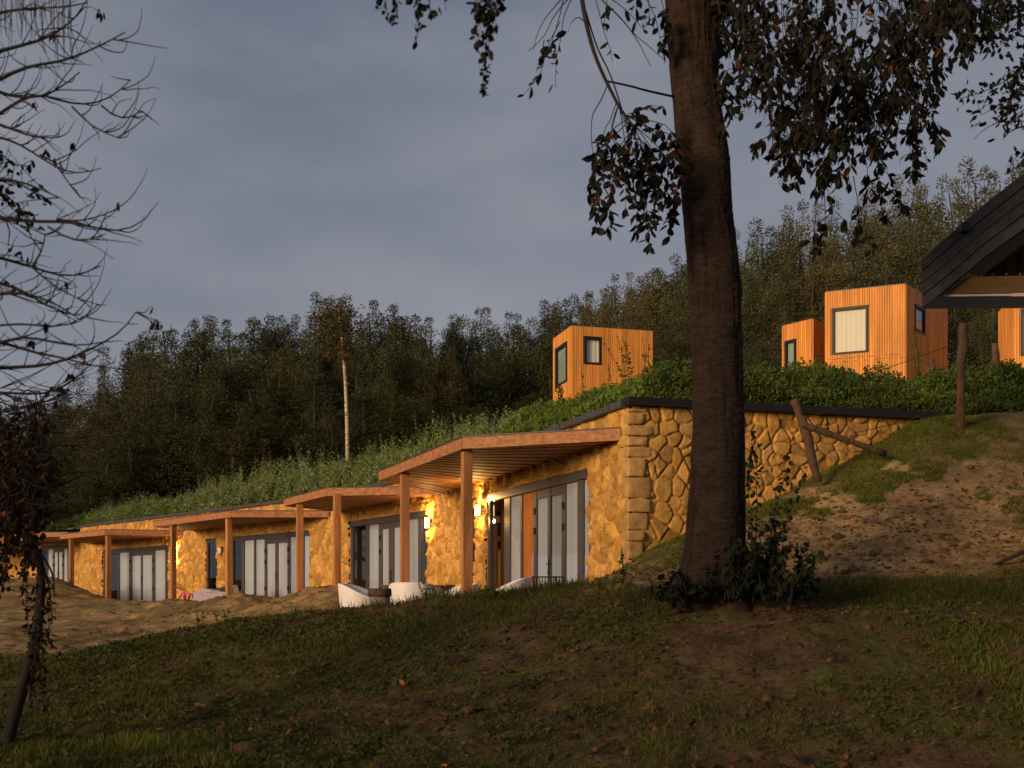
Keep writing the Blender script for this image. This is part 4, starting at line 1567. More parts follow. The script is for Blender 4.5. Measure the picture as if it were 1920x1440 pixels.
# fringe of taller grass on the crest
for cx, n in ((None, 5200),):
    pxs = rng.uniform(330, 1180, n)
    cy = np.interp(pxs, [330, 400, 560, 650, 780, 900, 1000, 1100, 1180], [19.3, 19, 17.8, 17, 16.4, 16, 15.8, 15.7, 15.2]) + rng.normal(0, .5, n)
    x = (pxs - 960) / F * cy
    k = fbm(x * 1.4, cy * 1.4, 1.1, 3) > .0
    x, cy = x[k], cy[k]
    m = len(x)
    gr.leaves(np.c_[x, cy, tz(x, cy) - .01], np.c_[rng.normal(0, .4, (m, 2)), np.ones(m)], rdir(m) * np.array([1, 1, .1]), .16 * rng.uniform(.4, 1.2, m), .010, tints(m, (.95, 1.1, .6), .3), .2)
x = rng.uniform(1.3, 6.6, 9000); y = 13.5 + rng.normal(0, .35, 9000)
m = len(x)
gr.leaves(np.c_[x, y, tz(x, y) - .01], np.c_[rng.normal(0, .35, (m, 2)), np.ones(m)], rdir(m) * np.array([1, 1, .1]), .12 * rng.uniform(.4, 1.3, m), .008, tints(m, (.75, .78, .6), .3), .2)
tag(gr.build('grass', M['grass']), 'patchy grass and low weeds growing on the dark bank', 'grass', kind='stuff')

# clods of earth
cd = MB()
ico = np.array([[0, 0, 1], [.9, 0, .4], [.28, .85, .4], [-.72, .53, .4], [-.72, -.53, .4], [.28, -.85, .4], [.72, .53, -.4], [-.28, .85, -.4], [-.9, 0, -.4], [-.28, -.85, -.4], [.72, -.53, -.4], [0, 0, -1]])
icf = np.array([[0, 1, 2], [0, 2, 3], [0, 3, 4], [0, 4, 5], [0, 5, 1], [1, 6, 2], [2, 7, 3], [3, 8, 4], [4, 9, 5], [5, 10, 1], [6, 7, 2], [7, 8, 3], [8, 9, 4], [9, 10, 5], [10, 6, 1], [11, 7, 6], [11, 8, 7], [11, 9, 8], [11, 10, 9], [11, 6, 10]])


def clods(n, x0, x1, y0, y1, s, flt=None):
    x, y = near_pts(n, x0, x1, y0, y1)
    m = len(x)
    sd_, mo, n2_ = zone_weights(x, y)
    col = soil * (1 - sd_[:, None]) + np.array([.27, .165, .082]) * sd_[:, None]
    sz = s * rng.lognormal(-.35, .55, m)
    V = ico[None] * rng.uniform(.6, 1.35, (m, 12, 1)) * sz[:, None, None] * np.array([1.2, 1, .65]) + np.c_[x, y, tz(x, y) + sz * .15][:, None]
    cd.add(V.reshape(-1, 3), [(icf[None] + np.arange(m)[:, None, None] * 12).reshape(-1, 3)], np.repeat(col * rng.uniform(.4, 1.05, (m, 1)), 12, 0))


clods(16000, -6, 7, 8.4, 17, .017)
clods(700, -6, 7, 8.4, 17, .038)
clods(1300, 1.5, 8, 13.5, 19.5, .019)
clods(2200, -12, 0, 18, 36, .032)
tag(cd.build('soil_clods', M['ground']), 'crumbs and clods of loose earth strewn over the banks', 'soil', kind='stuff')

lt = MB()
x, y = near_pts(2600, -6, 8, 8.6, 17.5)
m = len(x)
lt.leaves(np.c_[x, y, tz(x, y) + .02], rdir(m) * np.array([1, 1, .35]), rdir(m) * np.array([1, 1, .3]), .075 * rng.uniform(.5, 1.3, m), .05, tints(m, (.7, .6, .6), .5, alt=(1.7, 1.4, 1.0), frac=.08), .25, True)
tag(lt.build('fallen_leaves', M['litter']), 'brown and orange fallen leaves scattered over the bank', 'leaves', kind='stuff')

# weeds standing on the crest
for px, py, Y, H, bs, lb in [(797, 1136, 16.4, .34, 2.5, 'leafy weed on the bank in front of the white chair seen from behind'), (830, 1133, 16.3, .30, 2.5, 'low bushy weed on the bank just left of the front canopy post'),
                             (372, 1196, 19.2, .5, 1.5, 'weed rising over the bank in front of the bare earth mounds'), (415, 1190, 18.8, .45, 2.0, 'broad weed on the bank below the mound, nearer the middle'),
                             (1165, 1100, 15.2, .55, 1.2, 'thin pale weed in front of the corner stones'), (1040, 1112, 15.6, .22, 1.8, 'small weed on the bank below the double doors'),
                             (560, 1168, 17.6, .25, 2.5, 'low green weed on the bank left of the white chairs')]:
    weed_plant(px, py, Y, H, lb, bs, (.55, .65, .5), .075, 'weeds standing on the bank')

# stick lying on the bank at the right edge
mb = MB()
mb.tube([P(1858, 1062, 14.6), P(1885, 1049, 14.4), P(1935, 1028, 14.2)], [.014, .024, .032], 7)
tag(mb.build('dead_branch', M['twig'], smooth=True, origin=P(1885, 1049, 14.4)), 'bare dark branch lying on the bank at the right edge', 'branch')

# ------------------------------------------------------------------ the big cherry tree
YT = 13.0
ct = empty('cherry_tree', tuple(P(1338, 1116, YT)), 'large cherry tree with thick dark ringed trunk standing before the stone house', 'tree')
cto = np.array(ct.location)
prof = [(-900, 1196, 1268), (-500, 1222, 1305), (-200, 1240, 1330), (0, 1247, 1344), (60, 1250, 1346), (100, 1253, 1349), (150, 1257, 1347), (200, 1263, 1351), (300, 1274, 1367), (400, 1281, 1373), (500, 1289, 1385), (600, 1294, 1389), (700, 1299, 1392),
        (800, 1298, 1395), (900, 1293, 1396), (1000, 1286, 1397), (1050, 1280, 1398), (1090, 1270, 1406), (1130, 1252, 1425), (1175, 1238, 1440)]
pr = np.array(prof, float)
ys = np.concatenate([np.linspace(-900, -60, 60), np.linspace(-56, 1175, 760)])[::-1]
lx, rx = np.interp(ys, pr[:, 0], pr[:, 1]), np.interp(ys, pr[:, 0], pr[:, 2])
cx, rad = (lx + rx) / 2, (rx - lx) / 2 / F * YT
seg = 132
th = np.linspace(0, 2 * np.pi, seg, endpoint=False)
zc = (HZ - ys) / F * YT
TH, ZC = np.meshgrid(th, zc)
RD = rad[:, None] * np.ones_like(TH)
flare = sstep(.6, -.35, ZC)
RD *= 1 + flare * (.06 + .13 * np.sin(TH * 5 + 1.0) + .07 * np.sin(TH * 9)) + .018 * np.sin(TH * 3 + ZC * .8)
cxs, sns = np.cos(TH), np.sin(TH)
RD += .020 * fbm(cxs * 1.6 + 5, sns * 1.6, ZC * 1.2, 3) * 2
ring = fbm(cxs * 2.6 + 9, sns * 2.6, ZC * 24 + 2 * fbm(cxs * 2, sns * 2, ZC * 2, 2), 3)
crk = fbm(cxs * 9, sns * 9, ZC * 1.7 + 20, 4)
fine = 1 - np.abs(fbm(cxs * 4.5, sns * 4.5, ZC * 30 + 3 * fbm(cxs * 3, sns * 3, ZC * 3, 2), 2)) * 6
plate = 1 - np.abs(fbm(cxs * 7 + 3, sns * 7, ZC * 1.6, 4)) * 9          # long upright cracks
plate = np.clip(plate, 0, 1) * sstep(-.12, .12, fbm(cxs * 2, sns * 2, ZC * 1.1 + 7, 2))
RD += .012 * ring + .006 * np.clip(fine, -1, 1) - .016 * plate
for (ka, kz, ks, kh) in ((.05, 6.05, .10, .05), (-.2, 3.3, .14, .02), (-2.2, 4.4, .12, .018)):   # knots
    dd = np.hypot(np.angle(np.exp(1j * (TH - ka))) * .3, ZC - kz)
    RD += kh * np.exp(-(dd / ks) ** 2)
VX = (cx[:, None] - 960) / F * YT + RD * cxs
VY = YT + RD * sns
tm = MB()
i = np.arange(len(ys) - 1)[:, None] * seg
j = np.arange(seg)[None, :]
k = (j + 1) % seg
tn = (1 + .8 * fbm(cxs * 3, sns * 3, ZC * 9, 4) + .8 * ring + .34 * np.clip(fine, -1, 1) - .55 * plate)[..., None] * np.array([1, .96, .93])
tm.add(np.stack([VX, VY, ZC], -1).reshape(-1, 3) - cto, [np.stack([i + j, i + k, i + seg + k, i + seg + j], -1).reshape(-1, 4)], np.clip(tn, .25, 2.2).reshape(-1, 3))
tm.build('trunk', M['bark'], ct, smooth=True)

bm_ = MB()          # branches
lf_ = MB()          # foliage


def stroke(pts, r0, r1, mb=None, wig=.02, n=None, sides=6, origin=None, seed=None):
    pts = np.array([P(*k) for k in pts])
    ln = np.linalg.norm(np.diff(pts, axis=0), axis=1)
    s = np.r_[0, np.cumsum(ln)]
    n = n or max(5, int(s[-1] / .10))
    t = np.linspace(0, s[-1], n)
    # smooth interpolation
    pp = np.stack([np.interp(t, s, pts[:, k]) for k in range(3)], 1)
    n_s = max(2, min(8, n // 6))
    for _ in range(n_s):
        pp[1:-1] = pp[1:-1] * .5 + (pp[:-2] + pp[2:]) * .25
    w_ = np.stack([fbm(t * 3 + rng.uniform(0, 99), 0 * t, 0, 3) for _ in range(3)], 1) * wig * 3
    pp += w_ * np.sin(np.linspace(0, np.pi, n))[:, None]
    if mb is not None:
        mb.tube(pp - (origin if origin is not None else 0), np.linspace(r0, r1, n), sides)
    return pp


def hang_leaves(mb, path, origin, step, per, L0, W0, col, s_from=.1, droop=1.0, alt=None, frac=0.0, spread=.6, detail=True):
    seg_ = np.linalg.norm(np.diff(path, axis=0), axis=1)
    s = np.r_[0, np.cumsum(seg_)]
    m = max(1, int((s[-1] * (1 - s_from)) / step))
    t = np.repeat(s[-1] * (s_from + (1 - s_from) * (np.arange(m) + rng.uniform(0, 1, m)) / m), per)
    c = np.stack([np.interp(t, s, path[:, k]) for k in range(3)], 1) + rng.normal(0, .012, (m * per, 3))
    d = rdir(m * per) * spread + np.array([0, 0, -droop])
    ln = L0 * rng.uniform(.55, 1.2, m * per)
    mb.leaves(c - origin, d, rdir(m * per), ln, ln * W0 * rng.uniform(.8, 1.2, m * per), tints(m * per, col, .3, alt=alt, frac=frac), rng.uniform(-.3, .8), detail)


CL = (1, 1, 1)
RUST = (5.5, 2.0, .8)


def cstrand(pts, r=.006, step=.055, per=2, s_from=.15, L0=.115, wig=.03):
    pp = stroke(pts, r, .0025, bm_, wig, origin=cto, sides=5)
    hang_leaves(lf_, pp, cto, step * rng.uniform(.8, 1.3), per, L0 * 1.16, .46, CL, s_from, 1.0, RUST, .07, spread=.95)
    return pp


# left limb and its hanging twigs
limb = [(1262, -330, 13), (1170, -230, 12.7), (1100, -120, 12.5), (1085, -20, 12.4), (1103, 60, 12.35), (1115, 112, 12.3), (1137, 152, 12.3), (1152, 185, 12.3), (1168, 214, 12.3)]
stroke(limb, .045, .016, bm_, .006, origin=cto, sides=8)
stroke([(1137, 152, 12.3), (1190, 162, 12.5), (1225, 174, 12.7), (1268, 182, 12.95)], .010, .013, bm_, .01, origin=cto)
stroke([(1085, -20, 12.4), (1120, 90, 12.38), (1150, 150, 12.35), (1160, 190, 12.33), (1175, 230, 12.3)], .009, .007, bm_, .008, origin=cto)
stroke([(1139, 158, 12.3), (1126, 195, 12.2), (1102, 217, 12.1), (1112, 260, 12.1), (1106, 290, 12.1), (1118, 308, 12.1)], .007, .003, bm_, .008, origin=cto)
ends = [(1112, 345), (1118, 425), (1145, 435), (1112, 395), (1172, 395), (1192, 440), (1216, 470), (1228, 425), (1240, 380), (1262, 415), (1276, 335), (1266, 300), (1205, 360), (1165, 330), (1180, 290), (1140, 300), (1255, 440)]
for ex, ey in ends:
    Ye = 12.3 + rng.normal(0, .45)
    mxx = (1168 + ex) / 2 + rng.normal(0, 12)
    stx = rng.uniform(0, 1)
    sx, sy = 1152 + 36 * stx, 185 + 60 * stx
    cstrand([(sx, sy, 12.3), (mxx + (ex - 1168) * .25, 225 + .25 * (ey - 215), 12.3 * .6 + Ye * .4), (ex + rng.normal(0, 5), ey - 60, Ye), (ex, ey, Ye)], per=3, step=.06, s_from=.35)
for pts in ([(1168, 214, 12.3), (1200, 222, 12.4), (1245, 230, 12.6), (1272, 262, 12.7), (1285, 300, 12.75)], [(1175, 225, 12.3), (1215, 195, 12.4), (1245, 200, 12.5)]):
    cstrand(pts, per=2, step=.08)
for pts, p in (([(1085, -20, 12.4), (1040, 20, 12.3), (1018, 75, 12.2), (990, 96, 12.2)], 0), ([(1062, -20, 12.4), (1040, 60, 12.2), (1024, 85, 12.1), (1018, 140, 12.1), (982, 178, 12.0)], 1), ([(1075, -10, 12.4), (1048, 60, 12.4), (1042, 120, 12.4), (1042, 165, 12.4)], 1),
               ([(1095, 40, 12.35), (1085, 20, 12.3), (1072, 30, 12.2), (1065, 60, 12.2)], 1), ([(1110, -20, 12.4), (1130, 60, 12.4), (1150, 95, 12.4), (1148, 118, 12.4)], 1), ([(1110, -20, 12.4), (1165, 40, 12.6), (1200, 75, 12.6), (1245, 112, 12.7)], 0),
               ([(1150, 20, 12.5), (1185, 60, 12.5), (1200, 90, 12.5), (1220, 124, 12.5)], 0), ([(1120, -20, 12.4), (1185, 20, 12.5), (1210, 60, 12.6)], 1), ([(1060, -10, 12.4), (1010, 50, 12.5), (1000, 95, 12.5)], 0), ([(1190, -40, 12.6), (1225, 20, 12.7), (1230, 60, 12.7), (1245, 110, 12.7)], 3), ([(1210, -40, 12.5), (1220, 10, 12.5), (1215, 45, 12.5)], 3), ([(1135, -40, 12.4), (1140, 10, 12.4), (1132, 50, 12.4)], 3), ([(1050, 40, 12.2), (1030, 80, 12.2), (1035, 110, 12.2)], 3), ([(1020, 75, 12.1), (1012, 100, 12.1), (1005, 135, 12.1)], 3), ([(1250, -40, 12.5), (1248, 30, 12.5), (1256, 70, 12.5)], 3), ([(1200, -40, 12.6), (1200, 0, 12.6), (1192, 22, 12.6)], 3), ([(1230, -40, 12.6), (1250, 40, 12.6), (1240, 85, 12.6)], 3)):
    if p:
        cstrand(pts, .006, .085, p, .45)
    else:
        stroke(pts, .007, .003, bm_, .02, origin=cto)
# right crown hangs from limbs above the picture
for lm in ([(1310, -420, 13), (1420, -330, 13), (1560, -230, 12.9), (1720, -160, 12.8), (1850, -120, 12.6)], [(1310, -300, 13), (1400, -210, 13.3), (1500, -150, 13.6), (1640, -120, 13.9)], [(1300, -250, 13), (1380, -170, 12.4), (1480, -120, 12.0), (1600, -110, 11.7)]):
    stroke(lm, .06, .015, bm_, .02, origin=cto, sides=8)
bot = [(1362, 60), (1380, 200), (1400, 215), (1420, 190), (1445, 210), (1455, 330), (1485, 300), (1500, 270), (1530, 330), (1560, 345), (1580, 360), (1600, 300), (1640, 290), (1665, 280), (1690, 300), (1720, 290), (1740, 140), (1770, 60), (1790, 50)]
bxx, byy = zip(*bot)
def spray(x1, y1, Y1, up, n):
    x0 = x1 + rng.normal(0, 26)
    main = stroke([(x0, y1 - up, Y1), ((x0 + x1) / 2 + rng.normal(0, 12), y1 - up * .5, Y1), (x1, y1, Y1)], .006, .0025, bm_, .03, origin=cto, sides=5)
    hang_leaves(lf_, main[len(main) * 2 // 3:], cto, .07, 2, .132, .44, CL, .2, 1.0, RUST, .06, spread=.8)
    for q in range(n):                                      # side twigs with a tuft of leaves each
        c0 = main[int(len(main) * rng.uniform(.1, .95))]
        sd_ = 1 if rng.random() < .5 else -1
        ln = rng.uniform(.10, .34)
        p1 = c0 + np.array([sd_ * .45, rng.normal(0, .4), -.05]) * ln
        p2 = c0 + np.array([sd_ * .8, rng.normal(0, .5), -.45]) * ln
        p3 = c0 + np.array([sd_ * .95, rng.normal(0, .5), -1.0]) * ln
        tw = np.array([c0, p1, p2, p3])
        bm_.tube(tw - cto, [.004, .0035, .003, .002], 4)
        hang_leaves(lf_, tw, cto, .075, 2, .122 * rng.uniform(.85, 1.2), .44, CL, .3, 1.0, RUST, .05, spread=.8)


for k in range(74):
    x1 = rng.uniform(1372, 1765)
    yb = np.interp(x1, bxx, byy)
    y1 = yb * rng.uniform(.12, 1.0)
    spray(x1, y1, 12.7 + rng.normal(0, .8), rng.uniform(110, 230), int(rng.integers(4, 8)))
for k in range(20):
    spray(rng.uniform(1440, 1720), rng.uniform(170, 300), 12.7 + rng.normal(0, .7), rng.uniform(90, 170), 4)
for k in range(14):
    spray(rng.uniform(1750, 1850), rng.uniform(10, 70), 12.5 + rng.normal(0, .5), rng.uniform(90, 140), 4)
for pts in ([(1448, 200, 12.5), (1447, 260, 12.5), (1455, 310, 12.4), (1468, 345, 12.4)], [(1510, 250, 12.5), (1508, 300, 12.4), (1498, 335, 12.4), (1490, 352, 12.3)], [(1530, 255, 12.3), (1540, 330, 12.3), (1558, 370, 12.3), (1562, 395, 12.3)],
            [(1627, 130, 12.6), (1640, 250, 12.6), (1650, 340, 12.6), (1665, 420, 12.6)], [(1712, 100, 12.5), (1715, 230, 12.5), (1710, 330, 12.5)], [(1610, 260, 12.8), (1632, 320, 12.8), (1622, 380, 12.8)], [(1545, 350, 12.3), (1548, 420, 12.3), (1530, 480, 12.3)],
            [(1650, 340, 12.6), (1680, 365, 12.6), (1705, 400, 12.6)], [(1562, 395, 12.3), (1545, 410, 12.3), (1525, 420, 12.3)], [(1570, 400, 12.3), (1590, 415, 12.3)], [(1622, 400, 12.7), (1620, 440, 12.7), (1640, 470, 12.7)], [(1470, 200, 12.6), (1480, 280, 12.6), (1478, 330, 12.6)], [(1500, 180, 12.9), (1507, 260, 12.9), (1512, 300, 12.9)], [(1585, 200, 12.4), (1580, 300, 12.4), (1572, 340, 12.4)],
            [(1690, 180, 12.5), (1680, 260, 12.5), (1676, 285, 12.5)], [(1720, 80, 12.4), (1735, 130, 12.4), (1752, 150, 12.4)], [(1530, 400, 12.4), (1524, 440, 12.4), (1524, 478, 12.4)], [(1600, 330, 12.8), (1612, 400, 12.8), (1608, 455, 12.8)], [(1640, 250, 12.9), (1655, 300, 12.9), (1690, 390, 12.9)], [(1712, 230, 12.6), (1718, 300, 12.6), (1708, 335, 12.6)]):
    cstrand(pts, .006, .075, 3, .45, .12, .02)
for _ in range(26):
    cx_, cy_ = rng.uniform(1345, 1368), rng.uniform(-40, 20)
    cstrand([(cx_ - 8, cy_ - 60, 12.6), (cx_, cy_, 12.6), (cx_ + rng.normal(0, 4), cy_ + rng.uniform(10, 40), 12.6)], .005, .06, 2, .2)
bm_.build('branches', M['twig'], ct, smooth=True)
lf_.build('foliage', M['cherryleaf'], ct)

# ------------------------------------------------------------------ shrub and climbers at the trunk's foot
sh2 = empty('ivy_shrub', tuple(P(1420, 1112, 12.6)), 'dark leafy shrub growing up around the right foot of the big trunk', 'shrub')
s2o = np.array(sh2.location)
sm_, sl_ = MB(), MB()


def shstem(pts, per=2, step=.06, L0=.075, s_from=.1):
    pp = stroke(pts, .008, .003, sm_, .03, origin=s2o, sides=5)
    seg_ = np.linalg.norm(np.diff(pp, axis=0), axis=1)
    s = np.r_[0, np.cumsum(seg_)]
    m = int(s[-1] / step * per)
    t = s[-1] * rng.uniform(s_from, 1, m)
    c = np.stack([np.interp(t, s, pp[:, k]) for k in range(3)], 1) + rng.normal(0, .02, (m, 3))
    ln = L0 * rng.uniform(.6, 1.3, m)
    sl_.leaves(c - s2o, rdir(m) + np.array([0, 0, -.15]), rdir(m), ln, ln * .75, tints(m, (.9, 1.25, .9), .35), .2, True)


for pts in ([(1412, 1112, 12.6), (1418, 1000, 12.7), (1420, 900, 12.7), (1412, 800, 12.8)], [(1414, 1110, 12.6), (1408, 980, 12.7), (1404, 900, 12.75), (1408, 840, 12.75)], [(1430, 1112, 12.5), (1450, 980, 12.7), (1470, 900, 12.8), (1482, 855, 12.9)],
            [(1435, 1112, 12.5), (1460, 1000, 12.6), (1500, 920, 12.7), (1512, 880, 12.8)], [(1425, 1115, 12.4), (1450, 1040, 12.4), (1500, 1020, 12.4), (1535, 1040, 12.4)], [(1440, 1118, 12.3), (1480, 1070, 12.3), (1525, 1075, 12.3)],
            [(1432, 1116, 12.4), (1455, 1000, 12.4), (1440, 960, 12.5)], [(1440, 1118, 12.2), (1500, 1100, 12.2), (1520, 1060, 12.2)]):
    shstem(pts, 2.2)
for _ in range(72):
    x0 = rng.uniform(1240, 1525)
    y0 = 1118 + rng.uniform(0, 14)
    top = np.interp(x0, [1240, 1290, 1400, 1440, 1500, 1530], [1095, 1070, 1010, 965, 1020, 1075])
    x1 = x0 + rng.normal(0, 22)
    y1 = top + (y0 - top) * rng.random() * .7
    Y0 = 12.4 + rng.normal(0, .15)
    shstem([(x0, y0, Y0), ((x0 + x1) / 2 + rng.normal(0, 8), (y0 + y1) / 2, Y0), (x1, y1, Y0 - .05)], 2.6, .06, .085)
sm_.build('stems', M['twig'], sh2)
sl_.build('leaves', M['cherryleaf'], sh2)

# ------------------------------------------------------------------ other trees reaching in
def side_tree(name, label, base, trunk_pts, r0, r1, cat='tree'):
    e = empty(name, tuple(base), label, cat)
    mb = MB()
    pts = np.array(trunk_pts, float)
    t = np.linspace(0, 1, 24)
    pp = np.stack([np.interp(t, np.linspace(0, 1, len(pts)), pts[:, k]) for k in range(3)], 1)
    mb.tube(pp - np.array(base), np.linspace(r0, r1, 24), 10)
    mb.build('trunk', M['twig'], e, smooth=True)
    return e, np.array(base, float)


# bare tree, trunk just outside the left edge
YB = 8.0
bpos = np.array([(-190 - 960) / F * YB, YB, -1.5])
bt2, bo = side_tree('bare_tree', 'bare dark tree reaching leafless curved branches in from the left edge', bpos, [bpos, P(-185, 700, YB), P(-170, 300, YB), P(-150, -100, YB), P(-140, -400, YB)], .13, .04)
bb, bl = MB(), MB()
BR = [
    [(-170, 230), (-60, 190), (5, 145), (50, 113), (100, 125), (140, 112), (170, 83), (205, 85), (220, 78), (235, 60)],
    [(-170, 330), (-60, 260), (0, 215), (40, 185), (60, 165), (100, 185), (135, 200), (190, 198), (225, 178), (245, 150)],
    [(135, 200), (160, 225), (180, 245), (220, 258)], [(190, 198), (213, 224), (240, 230), (265, 208)],
    [(-170, 200), (-50, 215), (0, 235), (45, 250), (75, 265), (105, 258)],
    [(-170, 250), (-60, 245), (30, 262), (70, 290), (105, 320), (150, 335), (190, 315)],
    [(75, 290), (110, 300), (120, 345), (150, 370)],
    [(-170, 430), (-60, 400), (0, 405), (60, 425), (110, 412), (150, 413), (180, 430), (225, 443), (250, 440), (270, 412)],
    [(110, 412), (150, 420), (205, 398)], [(90, 425), (120, 445), (150, 465), (195, 440)],
    [(-170, 460), (-60, 470), (0, 480), (60, 500), (110, 520), (150, 520), (190, 498)],
    [(50, 492), (85, 530), (120, 560), (180, 570)], [(60, 500), (80, 470), (85, 440)],
    [(-170, 600), (-60, 560), (0, 545), (50, 548), (90, 555), (150, 600)],
    [(-170, 720), (-60, 690), (0, 690), (60, 690), (120, 680), (180, 650), (230, 628), (255, 585)],
    [(-170, 640), (-60, 630), (0, 640), (60, 662), (110, 668), (180, 690), (205, 690)],
    [(0, 610), (60, 600), (100, 625), (160, 600), (185, 570)],
    [(-170, 520), (-60, 520), (20, 535), (70, 560), (100, 590), (140, 590)],
    [(-170, 120), (-60, 110), (0, 92), (50, 80), (90, 72), (130, 50), (160, 12)],
    [(-170, 60), (-60, 40), (0, 18), (60, 12), (110, 20), (165, 5)],
    [(-170, 160), (-60, 150), (0, 175), (70, 190), (110, 170), (150, 135)],
    [(-170, 350), (-60, 340), (0, 330), (50, 340), (80, 360), (110, 370)],
    [(-170, 700), (-40, 660), (30, 625), (90, 640), (150, 655), (200, 640)],
    [(-170, 760), (-60, 740), (20, 735), (80, 745), (140, 720), (185, 665)],
    [(-170, 800), (-60, 780), (30, 770), (90, 755), (130, 730)],
]
gb = np.random.default_rng(5)
for q, pts in enumerate(BR):
    Yq = YB + gb.normal(0, .5)
    st = [(a, b, (YB if a < -150 else Yq)) for a, b in pts]
    main = pts[0][0] < -100
    pp = stroke(st, .022 if main else .008, .0035, bb, .012, origin=bo)
    n = len(pp)
    for s in range(int(17 if main else 7)):             # side twigs, mostly curving up
        k0 = int(n * gb.uniform(.32, .97))
        k0 = min(k0, n - 1)
        c0 = pp[k0]
        dirx = gb.uniform(.2, 1.0) * (1 if gb.random() < .8 else -1)
        ln = gb.uniform(.08, .36)
        up = gb.uniform(-.5, 1.0)
        p1 = c0 + np.array([dirx * .5, gb.normal(0, .3), up * .25 - .05]) * ln
        p2 = c0 + np.array([dirx * .9, gb.normal(0, .4), up * .6]) * ln
        p3 = c0 + np.array([dirx * 1.15, gb.normal(0, .4), up * 1.1]) * ln
        tt_ = np.linspace(0, 1, 9)[:, None]
        cv = c0 * (1 - tt_) ** 3 + 3 * p1 * tt_ * (1 - tt_) ** 2 + 3 * p2 * tt_ ** 2 * (1 - tt_) + p3 * tt_ ** 3
        cv += np.c_[fbm(tt_[:, 0] * 4 + s * 7.1, tt_[:, 0] * 0, 0, 2), tt_[:, 0] * 0, fbm(tt_[:, 0] * 4 + s * 3.3 + 50, tt_[:, 0] * 0, 0, 2)] * .10 * ln * np.sin(tt_ * 3.14)
        bb.tube(cv - bo, np.linspace(.005, .0016, 9), 5)
        if gb.random() < .06:
            m = gb.integers(2, 6)
            bl.leaves(np.tile(p3 - bo, (m, 1)) + gb.normal(0, .01, (m, 3)), rdir(m) * .5 + np.array([0, 0, -1]), rdir(m), .07 * gb.uniform(.6, 1.2, m), .03, tints(m, (.8, .6, .6), .3), .3, True)
for k in range(46):                                       # fine hanging twigs at the top
    x = gb.uniform(0, 145)
    y0 = gb.uniform(-60, 30)
    y1 = gb.uniform(30, 70) + 95 * math.exp(-((x - 115) / 30) ** 2) * gb.random() + 25 * gb.random()
    Yq = YB + gb.normal(0, .4)
    stroke([(x, y0, Yq), (x + gb.normal(0, 5), (y0 + y1) / 2, Yq), (x + gb.normal(4, 8), y1, Yq)], .003, .0015, bb, .02, origin=bo, sides=4)
stroke([(-150, -100, YB), (-40, -90, YB), (60, -60, YB), (150, -50, YB)], .03, .006, bb, .02, origin=bo)
bb.build('branches', M['twig'], bt2, smooth=True)
bl.build('dead_leaves', M['withered'], bt2)

# oak branch, left edge
YO = 9.0
opos = np.array([(-330 - 960) / F * YO, YO, -1.5])
ot, oo = side_tree('oak_tree', 'dark oak sprigs with small lobed leaves entering at mid-height of the left edge', opos, [opos, P(-320, 600, YO), P(-300, 200, YO), P(-290, 0, YO)], .10, .04)
ob, ol = MB(), MB()


def oak_spray(bmesh_, lmesh, origin, pts, Y, n, spread, L0=.06, col=(.8, .9, .8)):
    pp = stroke([(a, b, Y) for a, b in pts], .012, .003, bmesh_, .012, origin=origin)
    k = rng.integers(int(len(pp) * .35), len(pp), n)
    c = pp[k] + rng.normal(0, spread, (n, 3))
    lmesh.leaves(c - origin, rdir(n) + np.array([0, 0, -.2]), rdir(n), L0 * rng.uniform(.6, 1.25, n), L0 * .55, tints(n, col, .3), .2, True)
    for q in range(n // 6):
        bmesh_.tube(np.array([pp[k[q]], c[q]]) - origin, [.003, .002], 4)


for pts, n, sp in (([(-310, 400), (-80, 330), (0, 300), (28, 300), (40, 310)], 90, .045), ([(-310, 420), (-80, 360), (0, 330), (40, 345), (66, 362)], 110, .045), ([(-80, 360), (10, 350), (35, 380), (52, 412)], 80, .035), ([(-310, 420), (-60, 400), (20, 402), (40, 430), (60, 440)], 0, .03),
                   ([(-310, 540), (-100, 500), (0, 470), (30, 478), (44, 485)], 40, .03), ([(-310, 560), (-100, 530), (-10, 510), (4, 540)], 70, .05), ([(-310, 400), (-80, 300), (-10, 280), (2, 300)], 50, .04), ([(-40, 410), (22, 400), (18, 440), (15, 462)], 0, .02)):
    oak_spray(ob, ol, oo, pts, YO, n, sp)
ob.build('branches', M['twig'], ot, smooth=True)
ol.build('foliage', M['cherryleaf'], ot)

# oak at the right, above the shelter
rpos = np.array([(2320 - 960) / F * 11.5, 11.5, -.9])
rt_, ro = side_tree('oak_tree', 'dark oak branches with small leaves hanging in at the upper right corner', rpos, [rpos, P(2310, 500, 11.5), P(2290, 100, 11.5), P(2260, -200, 11.5)], .16, .06)
ob, ol = MB(), MB()
for pts, n, sp in (([(2280, 60), (2050, 90), (1930, 120), (1870, 165), (1800, 185)], 150, .06), ([(2280, 60), (2050, 60), (1930, 70), (1890, 60), (1870, 90)], 130, .06), ([(2280, 100), (2050, 130), (1940, 150), (1890, 190), (1840, 215)], 120, .06), ([(1940, 100), (1900, 140), (1895, 200), (1885, 225)], 120, .07),
                   ([(2280, 160), (2050, 180), (1930, 190), (1905, 220)], 70, .05), ([(2280, 190), (2050, 215), (1940, 232), (1860, 222), (1840, 245), (1825, 262)], 0, .03), ([(2280, 250), (2050, 260), (1940, 270), (1905, 280), (1895, 310)], 100, .05), ([(1940, 235), (1890, 240), (1880, 262)], 10, .03), ([(1930, 60), (1915, 20), (1890, -10), (1880, 30)], 80, .06)):
    oak_spray(ob, ol, ro, pts, 11.5, n, sp, .075)
